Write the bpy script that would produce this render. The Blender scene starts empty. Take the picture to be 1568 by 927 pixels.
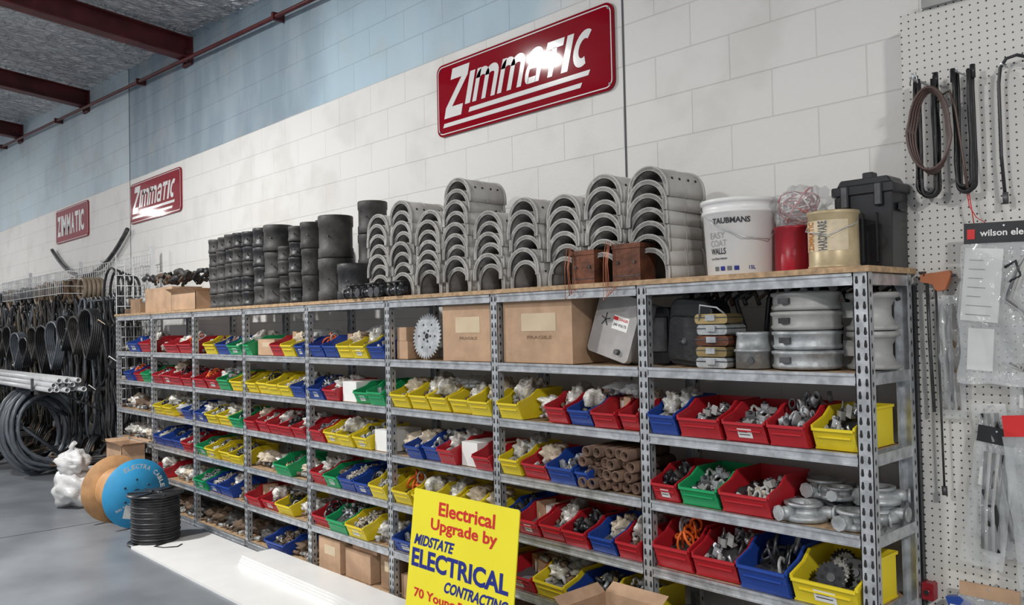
import bpy, bmesh, math, random
from mathutils import Vector, Matrix, noise
R=random.Random(7)
sc=bpy.context.scene
COL=sc.collection
# ------------------------------------------------------------ materials
MATS={}
def mat(name,col,rough=.5,metal=0,var=.12,scale=6,bump=0,bscale=40,spec=.5,coat=0,alpha=1,col2=None,trans=0):
    if name in MATS: return MATS[name]
    m=bpy.data.materials.new(name); m.use_nodes=True
    nt=m.node_tree; b=nt.nodes['Principled BSDF']
    b.inputs['Roughness'].default_value=rough; b.inputs['Metallic'].default_value=metal
    b.inputs['Specular IOR Level'].default_value=spec
    b.inputs['Coat Weight'].default_value=coat; b.inputs['Coat Roughness'].default_value=.05
    b.inputs['Alpha'].default_value=alpha
    b.inputs['Transmission Weight'].default_value=trans
    tc=nt.nodes.new('ShaderNodeTexCoord')
    n=nt.nodes.new('ShaderNodeTexNoise'); n.inputs['Scale'].default_value=scale; n.inputs['Detail'].default_value=4
    nt.links.new(tc.outputs['Object'],n.inputs['Vector'])
    mx=nt.nodes.new('ShaderNodeMix'); mx.data_type='RGBA'
    c1=tuple(max(0,c*(1-var)) for c in col[:3])+(1,); c2=tuple(min(1,c*(1+var)) for c in (col2 or col)[:3])+(1,)
    mx.inputs[6].default_value=c1; mx.inputs[7].default_value=c2
    rp=nt.nodes.new('ShaderNodeMapRange'); rp.inputs['From Min'].default_value=.35; rp.inputs['From Max'].default_value=.65
    nt.links.new(n.outputs['Fac'],rp.inputs[0]); nt.links.new(rp.outputs[0],mx.inputs[0]); nt.links.new(mx.outputs[2],b.inputs['Base Color'])
    if bump:
        n2=nt.nodes.new('ShaderNodeTexNoise'); n2.inputs['Scale'].default_value=bscale; n2.inputs['Detail'].default_value=3
        nt.links.new(tc.outputs['Object'],n2.inputs['Vector'])
        bp=nt.nodes.new('ShaderNodeBump'); bp.inputs['Strength'].default_value=bump; bp.inputs['Distance'].default_value=.01
        nt.links.new(n2.outputs['Fac'],bp.inputs['Height']); nt.links.new(bp.outputs['Normal'],b.inputs['Normal'])
    MATS[name]=m; return m
GALV=mat('galvanised_steel',(.54,.56,.58),.38,.65,.22,25,.1,60)
GALVD=mat('galvanised_dull',(.40,.42,.43),.5,.5,.28,18,.2,50)
GRID=mat('white_coated_wire',(.66,.67,.68),.45,.1,.1)
HOLE=mat('slot_dark',(.02,.02,.022),.9)
CHIP=mat('chipboard',(.42,.28,.16),.75,0,.25,40,.2,120)
RED=mat('red_plastic',(.47,.016,.026),.4,0,.15,4)
YEL=mat('yellow_plastic',(.76,.60,.02),.42,0,.12,4)
BLU=mat('blue_plastic',(.015,.06,.32),.4,0,.15,4)
GRN=mat('green_plastic',(.012,.35,.12),.4,0,.15,4)
LBL=mat('paper_label',(.78,.78,.76),.6,0,.05)
CARD=mat('cardboard',(.46,.30,.19),.8,0,.14,9,.15,60)
CARDD=mat('cardboard_dark',(.30,.19,.115),.85,0,.2,9,.15,60)
TAPE=mat('packing_tape',(.62,.50,.34),.3,0,.08)
BLACK=mat('black_rubber',(.018,.018,.02),.45,0,.4,14,.25,50)
BLACKP=mat('black_plastic',(.018,.019,.022),.3,0,.3,8)
DUSTY=mat('dusty_black_rubber',(.026,.025,.024),.6,0,.4,9,.2,40,col2=(.05,.047,.044))
GREYP=mat('grey_plastic',(.35,.35,.34),.45,0,.2,6,.1,30)
SADL=mat('saddle_grey_plastic',(.47,.455,.43),.42,0,.16,5)
GREYIN=mat('grey_plastic_shaded',(.13,.125,.12),.65,0,.35,10)  # darker saddle grey: shade inside the nested arches put into the colour
LGREY=mat('pale_grey_parts',(.40,.40,.385),.5,0,.2,10)
CREAM=mat('cream_parts',(.56,.50,.41),.5,0,.15,10)
GREYD=mat('grey_dark_plastic',(.13,.135,.145),.5,0,.2,6)
WHITE=mat('white_plastic',(.80,.80,.79),.35,0,.04)
BAG=mat('poly_bag',(.34,.31,.27),.24,0,.3,24,.7,40,coat=.3,col2=(.66,.65,.61))
PBAG=mat('paper_bag',(.55,.47,.36),.7,0,.15,12,.4,30)
WBAG=mat('white_rubbish_bag',(.66,.66,.66),.35,0,.1,8,.8,14)
BAGC=mat('clear_poly_bag',(.70,.73,.75),.12,0,.08,12,.9,25,alpha=.3,coat=.6)
RUST=mat('rusty_metal',(.13,.045,.022),.65,.3,.5,14,.4,50)
COPPER=mat('copper_wire',(.45,.16,.09),.4,.6)
BROWN=mat('brown_bits',(.13,.085,.055),.8,0,.4,14,.3,40)
TUBEB=mat('brown_tube',(.13,.075,.05),.75,0,.3,14,.2,40)
BRASS=mat('brass_bits',(.40,.30,.14),.4,.8,.3)
TXTR=mat('red_print',(.60,.02,.02),.45,0,.03)
TXTB=mat('blue_print',(.01,.02,.22),.45,0,.03)
TXTK=mat('black_print',(.015,.015,.02),.5,0,.03)
SIGNR=mat('sign_red_enamel',(.27,.006,.016),.05,0,.06,3,spec=.3)
SIGNW=mat('sign_white_enamel',(.82,.81,.80),.10,0,.02,spec=.3)
SIGNY=mat('yellow_corflute',(.86,.76,.03),.38,0,.02)
PURL=mat('oxide_red_steel',(.10,.016,.018),.5,.1,.3,6)
ORANGE=mat('orange_plastic',(.75,.14,.02),.4)
PVCG=mat('pvc_pipe_grey',(.60,.61,.62),.35,0,.1)
COND=mat('conduit_grey',(.11,.125,.145),.34,0,.2,8)
REELB=mat('blue_reel_print',(.03,.30,.58),.55,0,.1)
PLY=mat('plywood_reel',(.46,.25,.11),.7,0,.2,8,.1)
BOARD=mat('white_board',(.82,.82,.81),.35,0,.02)
TIN=mat('tin_beige',(.50,.40,.24),.4,.2,.2,12)
TINL=mat('tin_label',(.62,.52,.36),.5,0,.15,20)
TINO=mat('label_orange',(.55,.20,.03),.5)
REDTIN=mat('red_tin',(.33,.008,.02),.35,0,.15)
PINK=mat('pink_wire',(.50,.16,.15),.4)
STEELD=mat('dark_steel',(.09,.09,.095),.45,.6,.4,12)
METERG=mat('meter_box_grey',(.36,.345,.34),.45,0,.12,8)
WRAP=mat('carton_wrapped',(.55,.54,.52),.5,0,.12,9,.3,20)
TAN=mat('tan_cable',(.22,.17,.12),.5)
BRHOSE=mat('brown_hose',(.10,.06,.05),.4)
CLAMP=mat('clamp_orange',(.42,.14,.06),.5,.2)
# ------------------------------------------------------------ mesh builder
class MB:
    def __init__(s): s.v=[];s.f=[];s.m=[];s.s=[];s.mats=[]
    def mi(s,m):
        if m not in s.mats: s.mats.append(m)
        return s.mats.index(m)
    def add(s,vs,fs,m,M=None,sm=False):
        o=len(s.v); i=s.mi(m)
        for p in vs:
            p=Vector(p); s.v.append(M@p if M else p)
        for f in fs: s.f.append([a+o for a in f]); s.m.append(i); s.s.append(sm)
    def bx(s,x0,x1,y0,y1,z0,z1,m,M=None):
        s.add([(x0,y0,z0),(x1,y0,z0),(x1,y1,z0),(x0,y1,z0),(x0,y0,z1),(x1,y0,z1),(x1,y1,z1),(x0,y1,z1)],
          [(0,3,2,1),(4,5,6,7),(0,1,5,4),(1,2,6,5),(2,3,7,6),(3,0,4,7)],m,M)
    def ex(s,poly,ax,a0,a1,m,M=None,sm=False):
        def P(p,a):
            return {'x':(a,p[0],p[1]),'y':(p[0],a,p[1]),'z':(p[0],p[1],a)}[ax]
        n=len(poly)
        s.add([P(p,a0) for p in poly]+[P(p,a1) for p in poly],[tuple(range(n))[::-1],tuple(range(n,2*n))],m,M)
        s.add([P(p,a0) for p in poly]+[P(p,a1) for p in poly],[(i,(i+1)%n,(i+1)%n+n,i+n) for i in range(n)],m,M,sm)
    def lathe(s,prof,m,M=None,n=28,sm=True,caps=True):
        vs=[];k=len(prof)
        for i in range(n):
            a=2*math.pi*i/n
            for r,z in prof: vs.append((r*math.cos(a),r*math.sin(a),z))
        fs=[]
        for i in range(n):
            j=(i+1)%n
            for q in range(k-1): fs.append((i*k+q,j*k+q,j*k+q+1,i*k+q+1))
        s.add(vs,fs,m,M,sm)
        if caps:
            for q in (0,k-1):
                if prof[q][0]>1e-5: s.add([vs[i*k+q] for i in range(n)],[tuple(range(n))],m,M)
    def cyl(s,p0,p1,r0,m,r1=None,n=12,M=None,sm=True):
        p0=Vector(p0);p1=Vector(p1);d=p1-p0;L=d.length
        Q=Matrix.Translation(p0)@d.to_track_quat('Z','Y').to_matrix().to_4x4()
        if M: Q=M@Q
        s.lathe([(r0,0),(r0 if r1 is None else r1,L)],m,Q,n,sm)
    def tube(s,pts,r,m,n=6,closed=False,M=None):
        pts=[Vector(p) for p in pts];N=len(pts);vs=[]
        up=None
        for i,p in enumerate(pts):
            a=pts[(i-1)%N] if (closed or i>0) else p
            b=pts[(i+1)%N] if (closed or i<N-1) else p
            t=(b-a); t=t.normalized() if t.length>1e-9 else Vector((0,0,1))
            if up is None:
                up=t.orthogonal().normalized()
            up=(up-t*up.dot(t)); up=up.normalized() if up.length>1e-6 else t.orthogonal().normalized()
            w=t.cross(up)
            for k in range(n):
                an=2*math.pi*k/n
                vs.append(p+up*(r*math.cos(an))+w*(r*math.sin(an)))
        fs=[]
        for i in range(N if closed else N-1):
            j=(i+1)%N
            for k in range(n): fs.append((i*n+k,i*n+(k+1)%n,j*n+(k+1)%n,j*n+k))
        s.add(vs,fs,m,M,True)
        if not closed:
            s.add(vs[:n],[tuple(range(n))],m,M); s.add(vs[-n:],[tuple(range(n))],m,M)
    def blob(s,c,sz,m,seed=0,amp=.25,fr=2.5,nu=14,nv=9,M=None):
        vs=[];fs=[]
        for j in range(nv+1):
            ph=math.pi*j/nv
            for i in range(nu):
                th=2*math.pi*i/nu
                d=Vector((math.sin(ph)*math.cos(th),math.sin(ph)*math.sin(th),math.cos(ph)))
                k=1+amp*noise.noise(d*fr+Vector((seed*7.3,seed*1.7,0)))*2
                vs.append((c[0]+d.x*sz[0]*k,c[1]+d.y*sz[1]*k,c[2]+d.z*sz[2]*k))
        for j in range(nv):
            for i in range(nu):
                fs.append((j*nu+i,j*nu+(i+1)%nu,(j+1)*nu+(i+1)%nu,(j+1)*nu+i))
        s.add(vs,fs,m,M,True)
    def mesh(s,name,bevel=0):
        me=bpy.data.meshes.new(name)
        me.from_pydata([tuple(v) for v in s.v],[],s.f)
        for m in s.mats: me.materials.append(m)
        me.polygons.foreach_set('material_index',s.m); me.polygons.foreach_set('use_smooth',s.s)
        bm=bmesh.new(); bm.from_mesh(me)
        bmesh.ops.remove_doubles(bm,verts=bm.verts,dist=1e-5)
        bmesh.ops.recalc_face_normals(bm,faces=bm.faces)
        if bevel:
            es=[e for e in bm.edges if len(e.link_faces)==2 and e.calc_face_angle(0)>.6]
            bmesh.ops.bevel(bm,geom=es,offset=bevel,segments=1,affect='EDGES')
        bm.to_mesh(me); bm.free()
        return me
    def build(s,name,M=None,parent=None,bevel=0):
        return place(name,s.mesh(name,bevel),M,parent)
def place(name,me,M=None,parent=None):
    o=bpy.data.objects.new(name,me); COL.objects.link(o)
    if parent: o.parent=parent
    if M: o.matrix_local=M
    return o
T=lambda x,y,z: Matrix.Translation((x,y,z))
def Rt(a,ax): return Matrix.Rotation(math.radians(a),4,ax)
def S(x,y,z): return Matrix.Diagonal((x,y,z,1))
_tc={}
def textv(body,bold,shear):
    k=(body,bold,shear)
    if k in _tc: return _tc[k]
    c=bpy.data.curves.new('t','FONT'); c.body=body; c.size=1; c.offset=bold; c.shear=shear; c.resolution_u=3
    try: c.fill_mode='FRONT'
    except: pass
    o=bpy.data.objects.new('t',c); COL.objects.link(o)
    bpy.context.view_layer.update()
    me=bpy.data.meshes.new_from_object(o.evaluated_get(bpy.context.evaluated_depsgraph_get()))
    vs=[v.co.copy() for v in me.vertices]; fs=[tuple(p.vertices) for p in me.polygons]
    bpy.data.objects.remove(o); bpy.data.curves.remove(c); bpy.data.meshes.remove(me)
    x0=min(v.x for v in vs);x1=max(v.x for v in vs);y0=min(v.y for v in vs);y1=max(v.y for v in vs)
    vs=[((v.x-x0)/(x1-x0),(v.y-y0)/(y1-y0)) for v in vs]
    _tc[k]=(vs,fs); return _tc[k]
def text(mb,body,x0,z0,w,h,y,m,M=None,bold=.02,shear=0,sk=0):
    vs,fs=textv(body,bold,shear)
    mb.add([(x0+a*w+sk*b*h,y,z0+b*h) for a,b in vs],fs,m,M)
def rrect(x0,x1,z0,z1,r,n=5):
    P=[]
    for cx,cz,a0 in ((x1-r,z1-r,0),(x0+r,z1-r,90),(x0+r,z0+r,180),(x1-r,z0+r,270)):
        for i in range(n+1):
            a=math.radians(a0+90*i/n); P.append((cx+r*math.cos(a),cz+r*math.sin(a)))
    return P
# ------------------------------------------------------------ layout constants
WY=3.2; SF=2.70; SB=3.05; TOPZ=1.72
PX=[-1.226-.9*i for i in range(9)]
LV=[1.37,1.105,.84,.575,.31,.045]
# ------------------------------------------------------------ room
def wall_material():
    m=bpy.data.materials.new('painted_blockwork'); m.use_nodes=True; nt=m.node_tree; N=nt.nodes; L=nt.links
    b=N['Principled BSDF']; b.inputs['Roughness'].default_value=.55
    tc=N.new('ShaderNodeTexCoord'); sp=N.new('ShaderNodeSeparateXYZ'); L.new(tc.outputs['Object'],sp.inputs[0])
    cb=N.new('ShaderNodeCombineXYZ'); L.new(sp.outputs[0],cb.inputs[0]); L.new(sp.outputs[2],cb.inputs[1])
    br=N.new('ShaderNodeTexBrick'); L.new(cb.outputs[0],br.inputs['Vector'])
    br.inputs['Scale'].default_value=1; br.inputs['Brick Width'].default_value=.4; br.inputs['Row Height'].default_value=.2
    br.inputs['Mortar Size'].default_value=.003; br.inputs['Mortar Smooth'].default_value=.6
    br.inputs['Color1'].default_value=(1,1,1,1); br.inputs['Color2'].default_value=(.965,.965,.965,1); br.inputs['Mortar'].default_value=(.86,.85,.84,1)
    def math_(op,a,b_,clamp=False):
        n=N.new('ShaderNodeMath'); n.operation=op; n.use_clamp=clamp
        for i,x in enumerate((a,b_)):
            if isinstance(x,(int,float)): n.inputs[i].default_value=x
            else: L.new(x,n.inputs[i])
        return n.outputs[0]
    def step(v,e,w):
        n=N.new('ShaderNodeMapRange'); n.inputs['From Min'].default_value=e-w; n.inputs['From Max'].default_value=e+w; n.interpolation_type='SMOOTHSTEP'
        L.new(v,n.inputs[0]); return n.outputs[0]
    nz=N.new('ShaderNodeTexNoise'); nz.inputs['Scale'].default_value=1.3; nz.inputs['Detail'].default_value=5; L.new(tc.outputs['Object'],nz.inputs['Vector'])
    nx=math_('MULTIPLY',math_('SUBTRACT',nz.outputs['Fac'],.5),.9)
    xx=math_('ADD',sp.outputs[0],math_('MULTIPLY',nx,1.5)); zz=math_('ADD',sp.outputs[2],math_('MULTIPLY',nx,.02))
    def mix(f,a,b_):
        n=N.new('ShaderNodeMix'); n.data_type='RGBA'
        if isinstance(f,(int,float)): n.inputs[0].default_value=f
        else: L.new(f,n.inputs[0])
        for i,x in ((6,a),(7,b_)):
            if isinstance(x,tuple): n.inputs[i].default_value=x
            else: L.new(x,n.inputs[i])
        return n.outputs[2]
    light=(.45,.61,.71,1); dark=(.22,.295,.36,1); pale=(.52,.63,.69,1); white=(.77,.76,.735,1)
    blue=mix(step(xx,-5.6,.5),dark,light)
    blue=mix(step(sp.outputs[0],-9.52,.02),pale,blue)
    n3=N.new('ShaderNodeTexNoise'); n3.inputs['Scale'].default_value=.9; n3.inputs['Detail'].default_value=6; L.new(tc.outputs['Object'],n3.inputs['Vector'])
    blue=mix(math_('MULTIPLY',step(n3.outputs['Fac'],.56,.08),.5),blue,(.31,.40,.47,1))
    mp=N.new('ShaderNodeMapping'); mp.inputs['Scale'].default_value=(3,1,.8); L.new(tc.outputs['Object'],mp.inputs[0])
    n6=N.new('ShaderNodeTexNoise'); n6.inputs['Scale'].default_value=1.3; n6.inputs['Detail'].default_value=5; L.new(mp.outputs[0],n6.inputs['Vector'])
    blue=mix(math_('MULTIPLY',step(n6.outputs['Fac'],.55,.14),.2),blue,(.62,.72,.78,1))
    isb=math_('MULTIPLY',step(zz,3.2,.006),math_('SUBTRACT',1,step(xx,-2.95,.25)))
    base=mix(isb,white,blue)
    n4=N.new('ShaderNodeTexNoise'); n4.inputs['Scale'].default_value=3; n4.inputs['Detail'].default_value=8; L.new(tc.outputs['Object'],n4.inputs['Vector'])
    base=mix(math_('MULTIPLY',step(n4.outputs['Fac'],.60,.1),.25),base,(.50,.47,.43,1))
    mu=N.new('ShaderNodeMix'); mu.data_type='RGBA'; mu.blend_type='MULTIPLY'; mu.inputs[0].default_value=1
    L.new(base,mu.inputs[6]); L.new(br.outputs['Color'],mu.inputs[7]); L.new(mu.outputs[2],b.inputs['Base Color'])
    n5=N.new('ShaderNodeTexNoise'); n5.inputs['Scale'].default_value=60; n5.inputs['Detail'].default_value=4; L.new(tc.outputs['Object'],n5.inputs['Vector'])
    h=math_('SUBTRACT',math_('MULTIPLY',n5.outputs['Fac'],.35),br.outputs['Fac'])
    bp=N.new('ShaderNodeBump'); bp.inputs['Strength'].default_value=.5; bp.inputs['Distance'].default_value=.006
    L.new(h,bp.inputs['Height']); L.new(bp.outputs['Normal'],b.inputs['Normal'])
    return m
WM=wall_material()
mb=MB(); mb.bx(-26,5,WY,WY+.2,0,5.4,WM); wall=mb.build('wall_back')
FM=mat('painted_concrete_floor',(.175,.19,.212),.38,0,.16,1.3,.06,30,col2=(.215,.23,.25))
mb=MB(); mb.bx(-26,5,-9,WY,-.1,0,FM); mb.build('floor')
mb=MB(); JM=mat('joint_filler',(.05,.055,.06),.7)
mb.bx(-26,5,.9,.908,0,.0015,JM); mb.bx(-7.4,-7.39,-9,WY,0,.0015,JM); mb.bx(-11.9,-11.89,-9,WY,0,.0015,JM); mb.build('floor_joint_strips')
mb=MB(); CJ=mat('control_joint',(.10,.10,.11),.8)
for x in (-9.50,-2.59): mb.bx(x-.005,x+.005,WY-.003,WY,0,4.6,CJ)
mb.build('wall_control_joints')
fm=bpy.data.materials.new('foil_insulation'); fm.use_nodes=True; nt=fm.node_tree; b=nt.nodes['Principled BSDF']
b.inputs['Base Color'].default_value=(.88,.89,.90,1); b.inputs['Metallic'].default_value=.55; b.inputs['Roughness'].default_value=.22
tc=nt.nodes.new('ShaderNodeTexCoord'); n=nt.nodes.new('ShaderNodeTexNoise'); n.inputs['Scale'].default_value=7; n.inputs['Detail'].default_value=7; n.inputs['Distortion'].default_value=2
nt.links.new(tc.outputs['Object'],n.inputs['Vector'])
bp=nt.nodes.new('ShaderNodeBump'); bp.inputs['Strength'].default_value=1; bp.inputs['Distance'].default_value=.26
nt.links.new(n.outputs['Fac'],bp.inputs['Height']); nt.links.new(bp.outputs['Normal'],b.inputs['Normal'])
SL=math.tan(math.radians(6)); SX=.055
def cz(x): return 4.12+SX*(-7.85-x)   # underside of rafters at the wall
mb=MB()
NX,NY=150,50; vs=[];fs=[]
for j in range(NY+1):
    for i in range(NX+1):
        x=-26+31*i/NX; y=WY-12.2*j/NY
        xx=(x+7.85)/3.1; sag=-.05*abs(math.sin(math.pi*xx))**.7*1.0
        vs.append((x,y,cz(x)+.27+SL*(WY-y)+sag+.03*noise.noise(Vector((x*2,y*2,0)))))
for j in range(NY):
    for i in range(NX): a=j*(NX+1)+i; fs.append((a,a+1,a+NX+2,a+NX+1))
mb.add(vs,fs,fm,None,True)
cl=mb.build('ceiling')
mb=MB(); WIRE=mat('safety_mesh_wire',(.35,.35,.36),.4,.7)
for i in range(56):
    y=WY-.1-i*.15; mb.tube([(-20,y,cz(-20)+.2+SL*(WY-y)),(2,y,cz(2)+.2+SL*(WY-y))],.002,WIRE,4)
for i in range(66):
    x=-20+i*.3; mb.tube([(x,WY,cz(x)+.2),(x,-5.5,cz(x)+.2+SL*8.7)],.002,WIRE,4)
mb.build('trim_ceiling_mesh')
for x in (-17.2,-14.1,-10.95,-7.85,-4.75,-1.65):
    mb=MB(); M=T(x,WY,cz(x))@Rt(-6,'X')
    L=11.5
    mb.bx(-.07,.07,-L,0,0,.012,PURL,M); mb.bx(-.07,.07,-L,0,.19,.2,PURL,M); mb.bx(-.006,.006,-L,0,.012,.19,PURL,M)
    mb.bx(-.09,.09,-.03,0,-.06,.2,PURL,M)
    for k in (-.04,.04):
        for q in (-.03,.06): mb.cyl((k,-.03,q),(k,-.045,q),.012,STEELD,M=M,n=6)
    mb.build('ceiling_beam')
mb=MB()
mb.tube([(-22,WY-.07,cz(-22)-.02),(2,WY-.07,cz(2)-.02)],.018,PURL,8)
for x in range(-21,2,3): mb.bx(x-.015,x+.015,WY-.1,WY,cz(x)-.05,cz(x)+.01,PURL)
mb.build('trim_eave_pipe')
# ------------------------------------------------------------ wall signs
def zsign(x0,x1,z0,z1,style=0):
    mb=MB(); y=WY-.014
    mb.ex(rrect(x0,x1,z0,z1,.05),'y',y,WY-.001,SIGNR)
    W=x1-x0;H=z1-z0; yy=y-.0015
    o=rrect(x0+.012,x1-.012,z0+.012,z1-.012,.042); i=rrect(x0+.018,x1-.018,z0+.018,z1-.018,.038); n=len(o)
    mb.add([(p[0],yy,p[1]) for p in o+i],[(k,(k+1)%n,(k+1)%n+n,k+n) for k in range(n)],SIGNW)
    if style==0:
        # heavy italic strokes: each letter is a list of convex polygons in a unit box
        def bar(a,b_,t):
            a=Vector(a);b_=Vector(b_);d=(b_-a).normalized();nn=Vector((-d.y,d.x))*t/2
            return [a+nn,a-nn,b_-nn,b_+nn]
        def arcp(cx_,cy_,rx,ry,a0,a1,t,n_=10,ty=None):
            ty=ty or t; out=[]
            for k_ in range(n_):
                u0=math.radians(a0+(a1-a0)*k_/n_);u1=math.radians(a0+(a1-a0)*(k_+1)/n_)
                out.append([(cx_+rx*math.cos(u0),cy_+ry*math.sin(u0)),(cx_+rx*math.cos(u1),cy_+ry*math.sin(u1)),(cx_+(rx-t)*math.cos(u1),cy_+(ry-ty)*math.sin(u1)),(cx_+(rx-t)*math.cos(u0),cy_+(ry-ty)*math.sin(u0))])
            return out
        def rc(a,b_,c,d): return [(a,c),(b_,c),(b_,d),(a,d)]
        s_=.26
        Zl=[rc(0,1,.78,1),rc(0,1,0,.22),[(0,.22),(.36,.22),(1,.78),(.64,.78)]]
        Il=[rc(0,1,0,1)]
        ml=[rc(0,.18,0,1),rc(.41,.59,0,.75),rc(.82,1,0,.70)]+arcp(.295,.70,.295,.30,0,180,.18,10,.24)+arcp(.705,.70,.295,.30,0,180,.18,10,.24)
        al=arcp(.5,.70,.5,.30,0,180,.26,10,.22)+[rc(.74,1,0,.72),rc(.25,.76,.42,.60),rc(.25,.76,0,.18)]+arcp(.28,.30,.28,.30,90,270,.24,8,.18)
        Tl=[rc(0,1,.78,1),rc(.36,.64,0,.8)]
        Cl=arcp(.55,.5,.55,.5,60,300,.28,16,.24)
        Lt=[(Zl,.155,1),(Il,.045,0),(ml,.19,0),(ml,.19,0),(al,.115,0),(Tl,.12,0),(Il,.045,0),(Cl,.12,0)]
        gap=.020; tot=sum(a[1] for a in Lt)+gap*(len(Lt)-1); usable=.82*W; k=usable/tot
        x=x0+.06*W; h=.42*H; zb=z0+.36*H; sk=.30
        for polys,ww,big in Lt:
            zz=zb-(.12*H if big else 0); hh=h+(.24*H if big else 0)
            for P in polys: mb.add([(x+p[0]*ww*k+sk*(zz-zb+p[1]*hh),yy,zz+p[1]*hh) for p in P],[tuple(range(len(P)))],SIGNW)
            x+=(ww+gap)*k
        a=x0+.05*W
        mb.add([(a+.16*W,yy,z0+.24*H),(x0+.88*W,yy,z0+.24*H),(x0+.89*W,yy,z0+.30*H),(a+.17*W,yy,z0+.30*H)],[(0,1,2,3)],SIGNW)
        mb.add([(a-.01*W,yy,z0+.12*H),(x0+.84*W,yy,z0+.12*H),(x0+.85*W,yy,z0+.175*H),(a-.002*W,yy,z0+.175*H)],[(0,1,2,3)],SIGNW)
    else:
        cw=.88*W/7.4; x=x0+.06*W
        for c in 'ZIMMATIC':
            f=.38 if c=='I' else (1.15 if c=='M' else 1)
            text(mb,c,x,z0+.2*H,cw*f*.86,.6*H,yy,SIGNW,bold=(.04 if c!='I' else .02)); x+=cw*f
    for px in (x0+.03,x1-.03):
        for pz in (z0+.03,z1-.03): mb.cyl((px,y,pz),(px,y-.004,pz),.007,STEELD,n=8)
    mb.build('wall_sign')
zsign(-4.05,-2.64,2.70,3.14); zsign(-9.46,-8.06,2.71,3.14); zsign(-12.3,-10.93,2.73,3.17,1)
# ------------------------------------------------------------ steel shelving
mb=MB()
def post(x,front=True,ztop=TOPZ-.02):
    y=SF if front else SB; d=1 if front else -1
    w=.05
    mb.bx(x-w/2,x+w/2,y-.0,y+.0025*d,0,ztop,GALV)
    mb.bx(x-w/2,x-w/2+.0025,y,y+.035*d,0,ztop,GALV); mb.bx(x+w/2-.0025,x+w/2,y,y+.035*d,0,ztop,GALV)
    n=int(ztop/.042)
    for k in range(n):
        z=.03+k*.042
        for dx in (-.012,.012):
            P=[(x+dx+.0055*math.cos(a*math.pi/3),z+(.013 if a in(1,2) else 0)+.007*math.sin(a*math.pi/3)) for a in range(6)]
            mb.add([(p[0],y-.0007,p[1]) for p in P],[tuple(range(6))],HOLE)
        P=[(y+.018*d+.005*math.cos(a*math.pi/3),z+.010*math.sin(a*math.pi/3)) for a in range(6)]
        mb.add([(x+w/2+.0006,p[0],p[1]) for p in P],[tuple(range(6))],HOLE)
    mb.bx(x-w/2-.004,x+w/2+.004,y-.004,y+.04*d,0,.006,STEELD)
for x in PX: post(x); post(x,False)
for b_ in range(8):
    x1=PX[b_]-.026; x0=PX[b_+1]+.026
    for z in LV+[TOPZ-.02]:
        top=(z==TOPZ-.02)
        for (ya,yb) in ((SF+.0,SF+.003),(SB-.003,SB)):
            mb.bx(x0,x1,ya,yb,z-.040,z-.002,GALV)
        mb.bx(x0,x1,SF-.006,SF+.012,z-.012,z-.002,GALV); mb.bx(x0,x1,SF-.004,SF+.008,z-.042,z-.035,GALV)
        mb.bx(x0,x1,SF+.012,SB-.003,z-.014,z-.004,CHIP if not top else GALVD)
for x in PX:
    for z in LV+[TOPZ-.02]:
        mb.bx(x+.020,x+.0225,SF+.03,SB-.03,z-.042,z-.004,GALV)
        mb.bx(x-.0225,x-.020,SF+.03,SB-.03,z-.042,z-.004,GALV)
mb.bx(PX[8]-.03,PX[0]+.035,SF-.012,SB+.02,TOPZ-.02,TOPZ,CHIP)
shelf=mb.build('steel_shelving')
# ------------------------------------------------------------ storage bins
BW,BD,BH=.2,.3,.13
def bin_mesh(cm,label,cut=.5):
    mb=MB(); t=.004; w,d,h=BW,BD,BH
    prof=[(.03,0),(d,0),(d,h),(.13,h),(.085,.76*h),(0.0,cut*h+.012),(.0,cut*h)]
    for x in (-w/2,w/2-t): mb.ex(prof,'x',x,x+t,cm)
    mb.bx(-w/2+t,w/2-t,.03,d,0,t,cm); mb.bx(-w/2+t,w/2-t,d-t,d,t,h,cm)
    mb.ex([(.03,0),(.03+t,0),(t,cut*h),(0,cut*h)],'x',-w/2+t,w/2-t,cm)
    for sx in (-1,1):
        x0,x1=(w/2-.001,w/2+.006) if sx>0 else (-w/2-.006,-w/2+.001)
        mb.bx(x0,x1,.13,d+.004,h-.008,h+.001,cm)
        mb.ex([(.13,h+.001),(.13,h-.008),(.085,.76*h-.007),(.0,cut*h+.002),(0,cut*h+.014),(.083,.76*h+.003)],'x',x0,x1,cm)
        mb.bx(x0,x1-.003*sx if sx>0 else x1,.03,d,.0,.006,cm)
    mb.bx(-w/2,w/2,-.006,.003,cut*h-.003,cut*h+.006,cm); mb.bx(-w/2,w/2,d-.002,d+.006,h-.008,h+.001,cm)
    mb.bx(-w/2+.02,w/2-.02,.006,.012,.30*h,.34*h,cm)
    if label:
        def fr(z): return .03-(.03)*(z/(cut*h))-.0016
        za,zb=.12*h,.38*h
        mb.add([(-.035,fr(za),za),(.035,fr(za),za),(.035,fr(zb),zb),(-.035,fr(zb),zb)],[(0,1,2,3)],LBL)
        for q in range(2):
            z=za+(.3+.3*q)*(zb-za); mb.add([(-.028,fr(z)-.0006,z),(.024-.01*q,fr(z)-.0006,z),(.024-.01*q,fr(z+.003)-.0006,z+.003),(-.028,fr(z+.003)-.0006,z+.003)],[(0,1,2,3)],TXTK)
    return mb.mesh('bin_shell')
BM={(c,l):bin_mesh(m,l) for c,m in (('r',RED),('y',YEL),('b',BLU),('g',GRN)) for l in (0,1)}
CN={'r':'red_storage_bin','y':'yellow_storage_bin','b':'blue_storage_bin','g':'green_storage_bin'}
def rdir(r): 
    v=Vector((r.uniform(-1,1),r.uniform(-1,1),r.uniform(-.6,.6))); return v.normalized()
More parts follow.
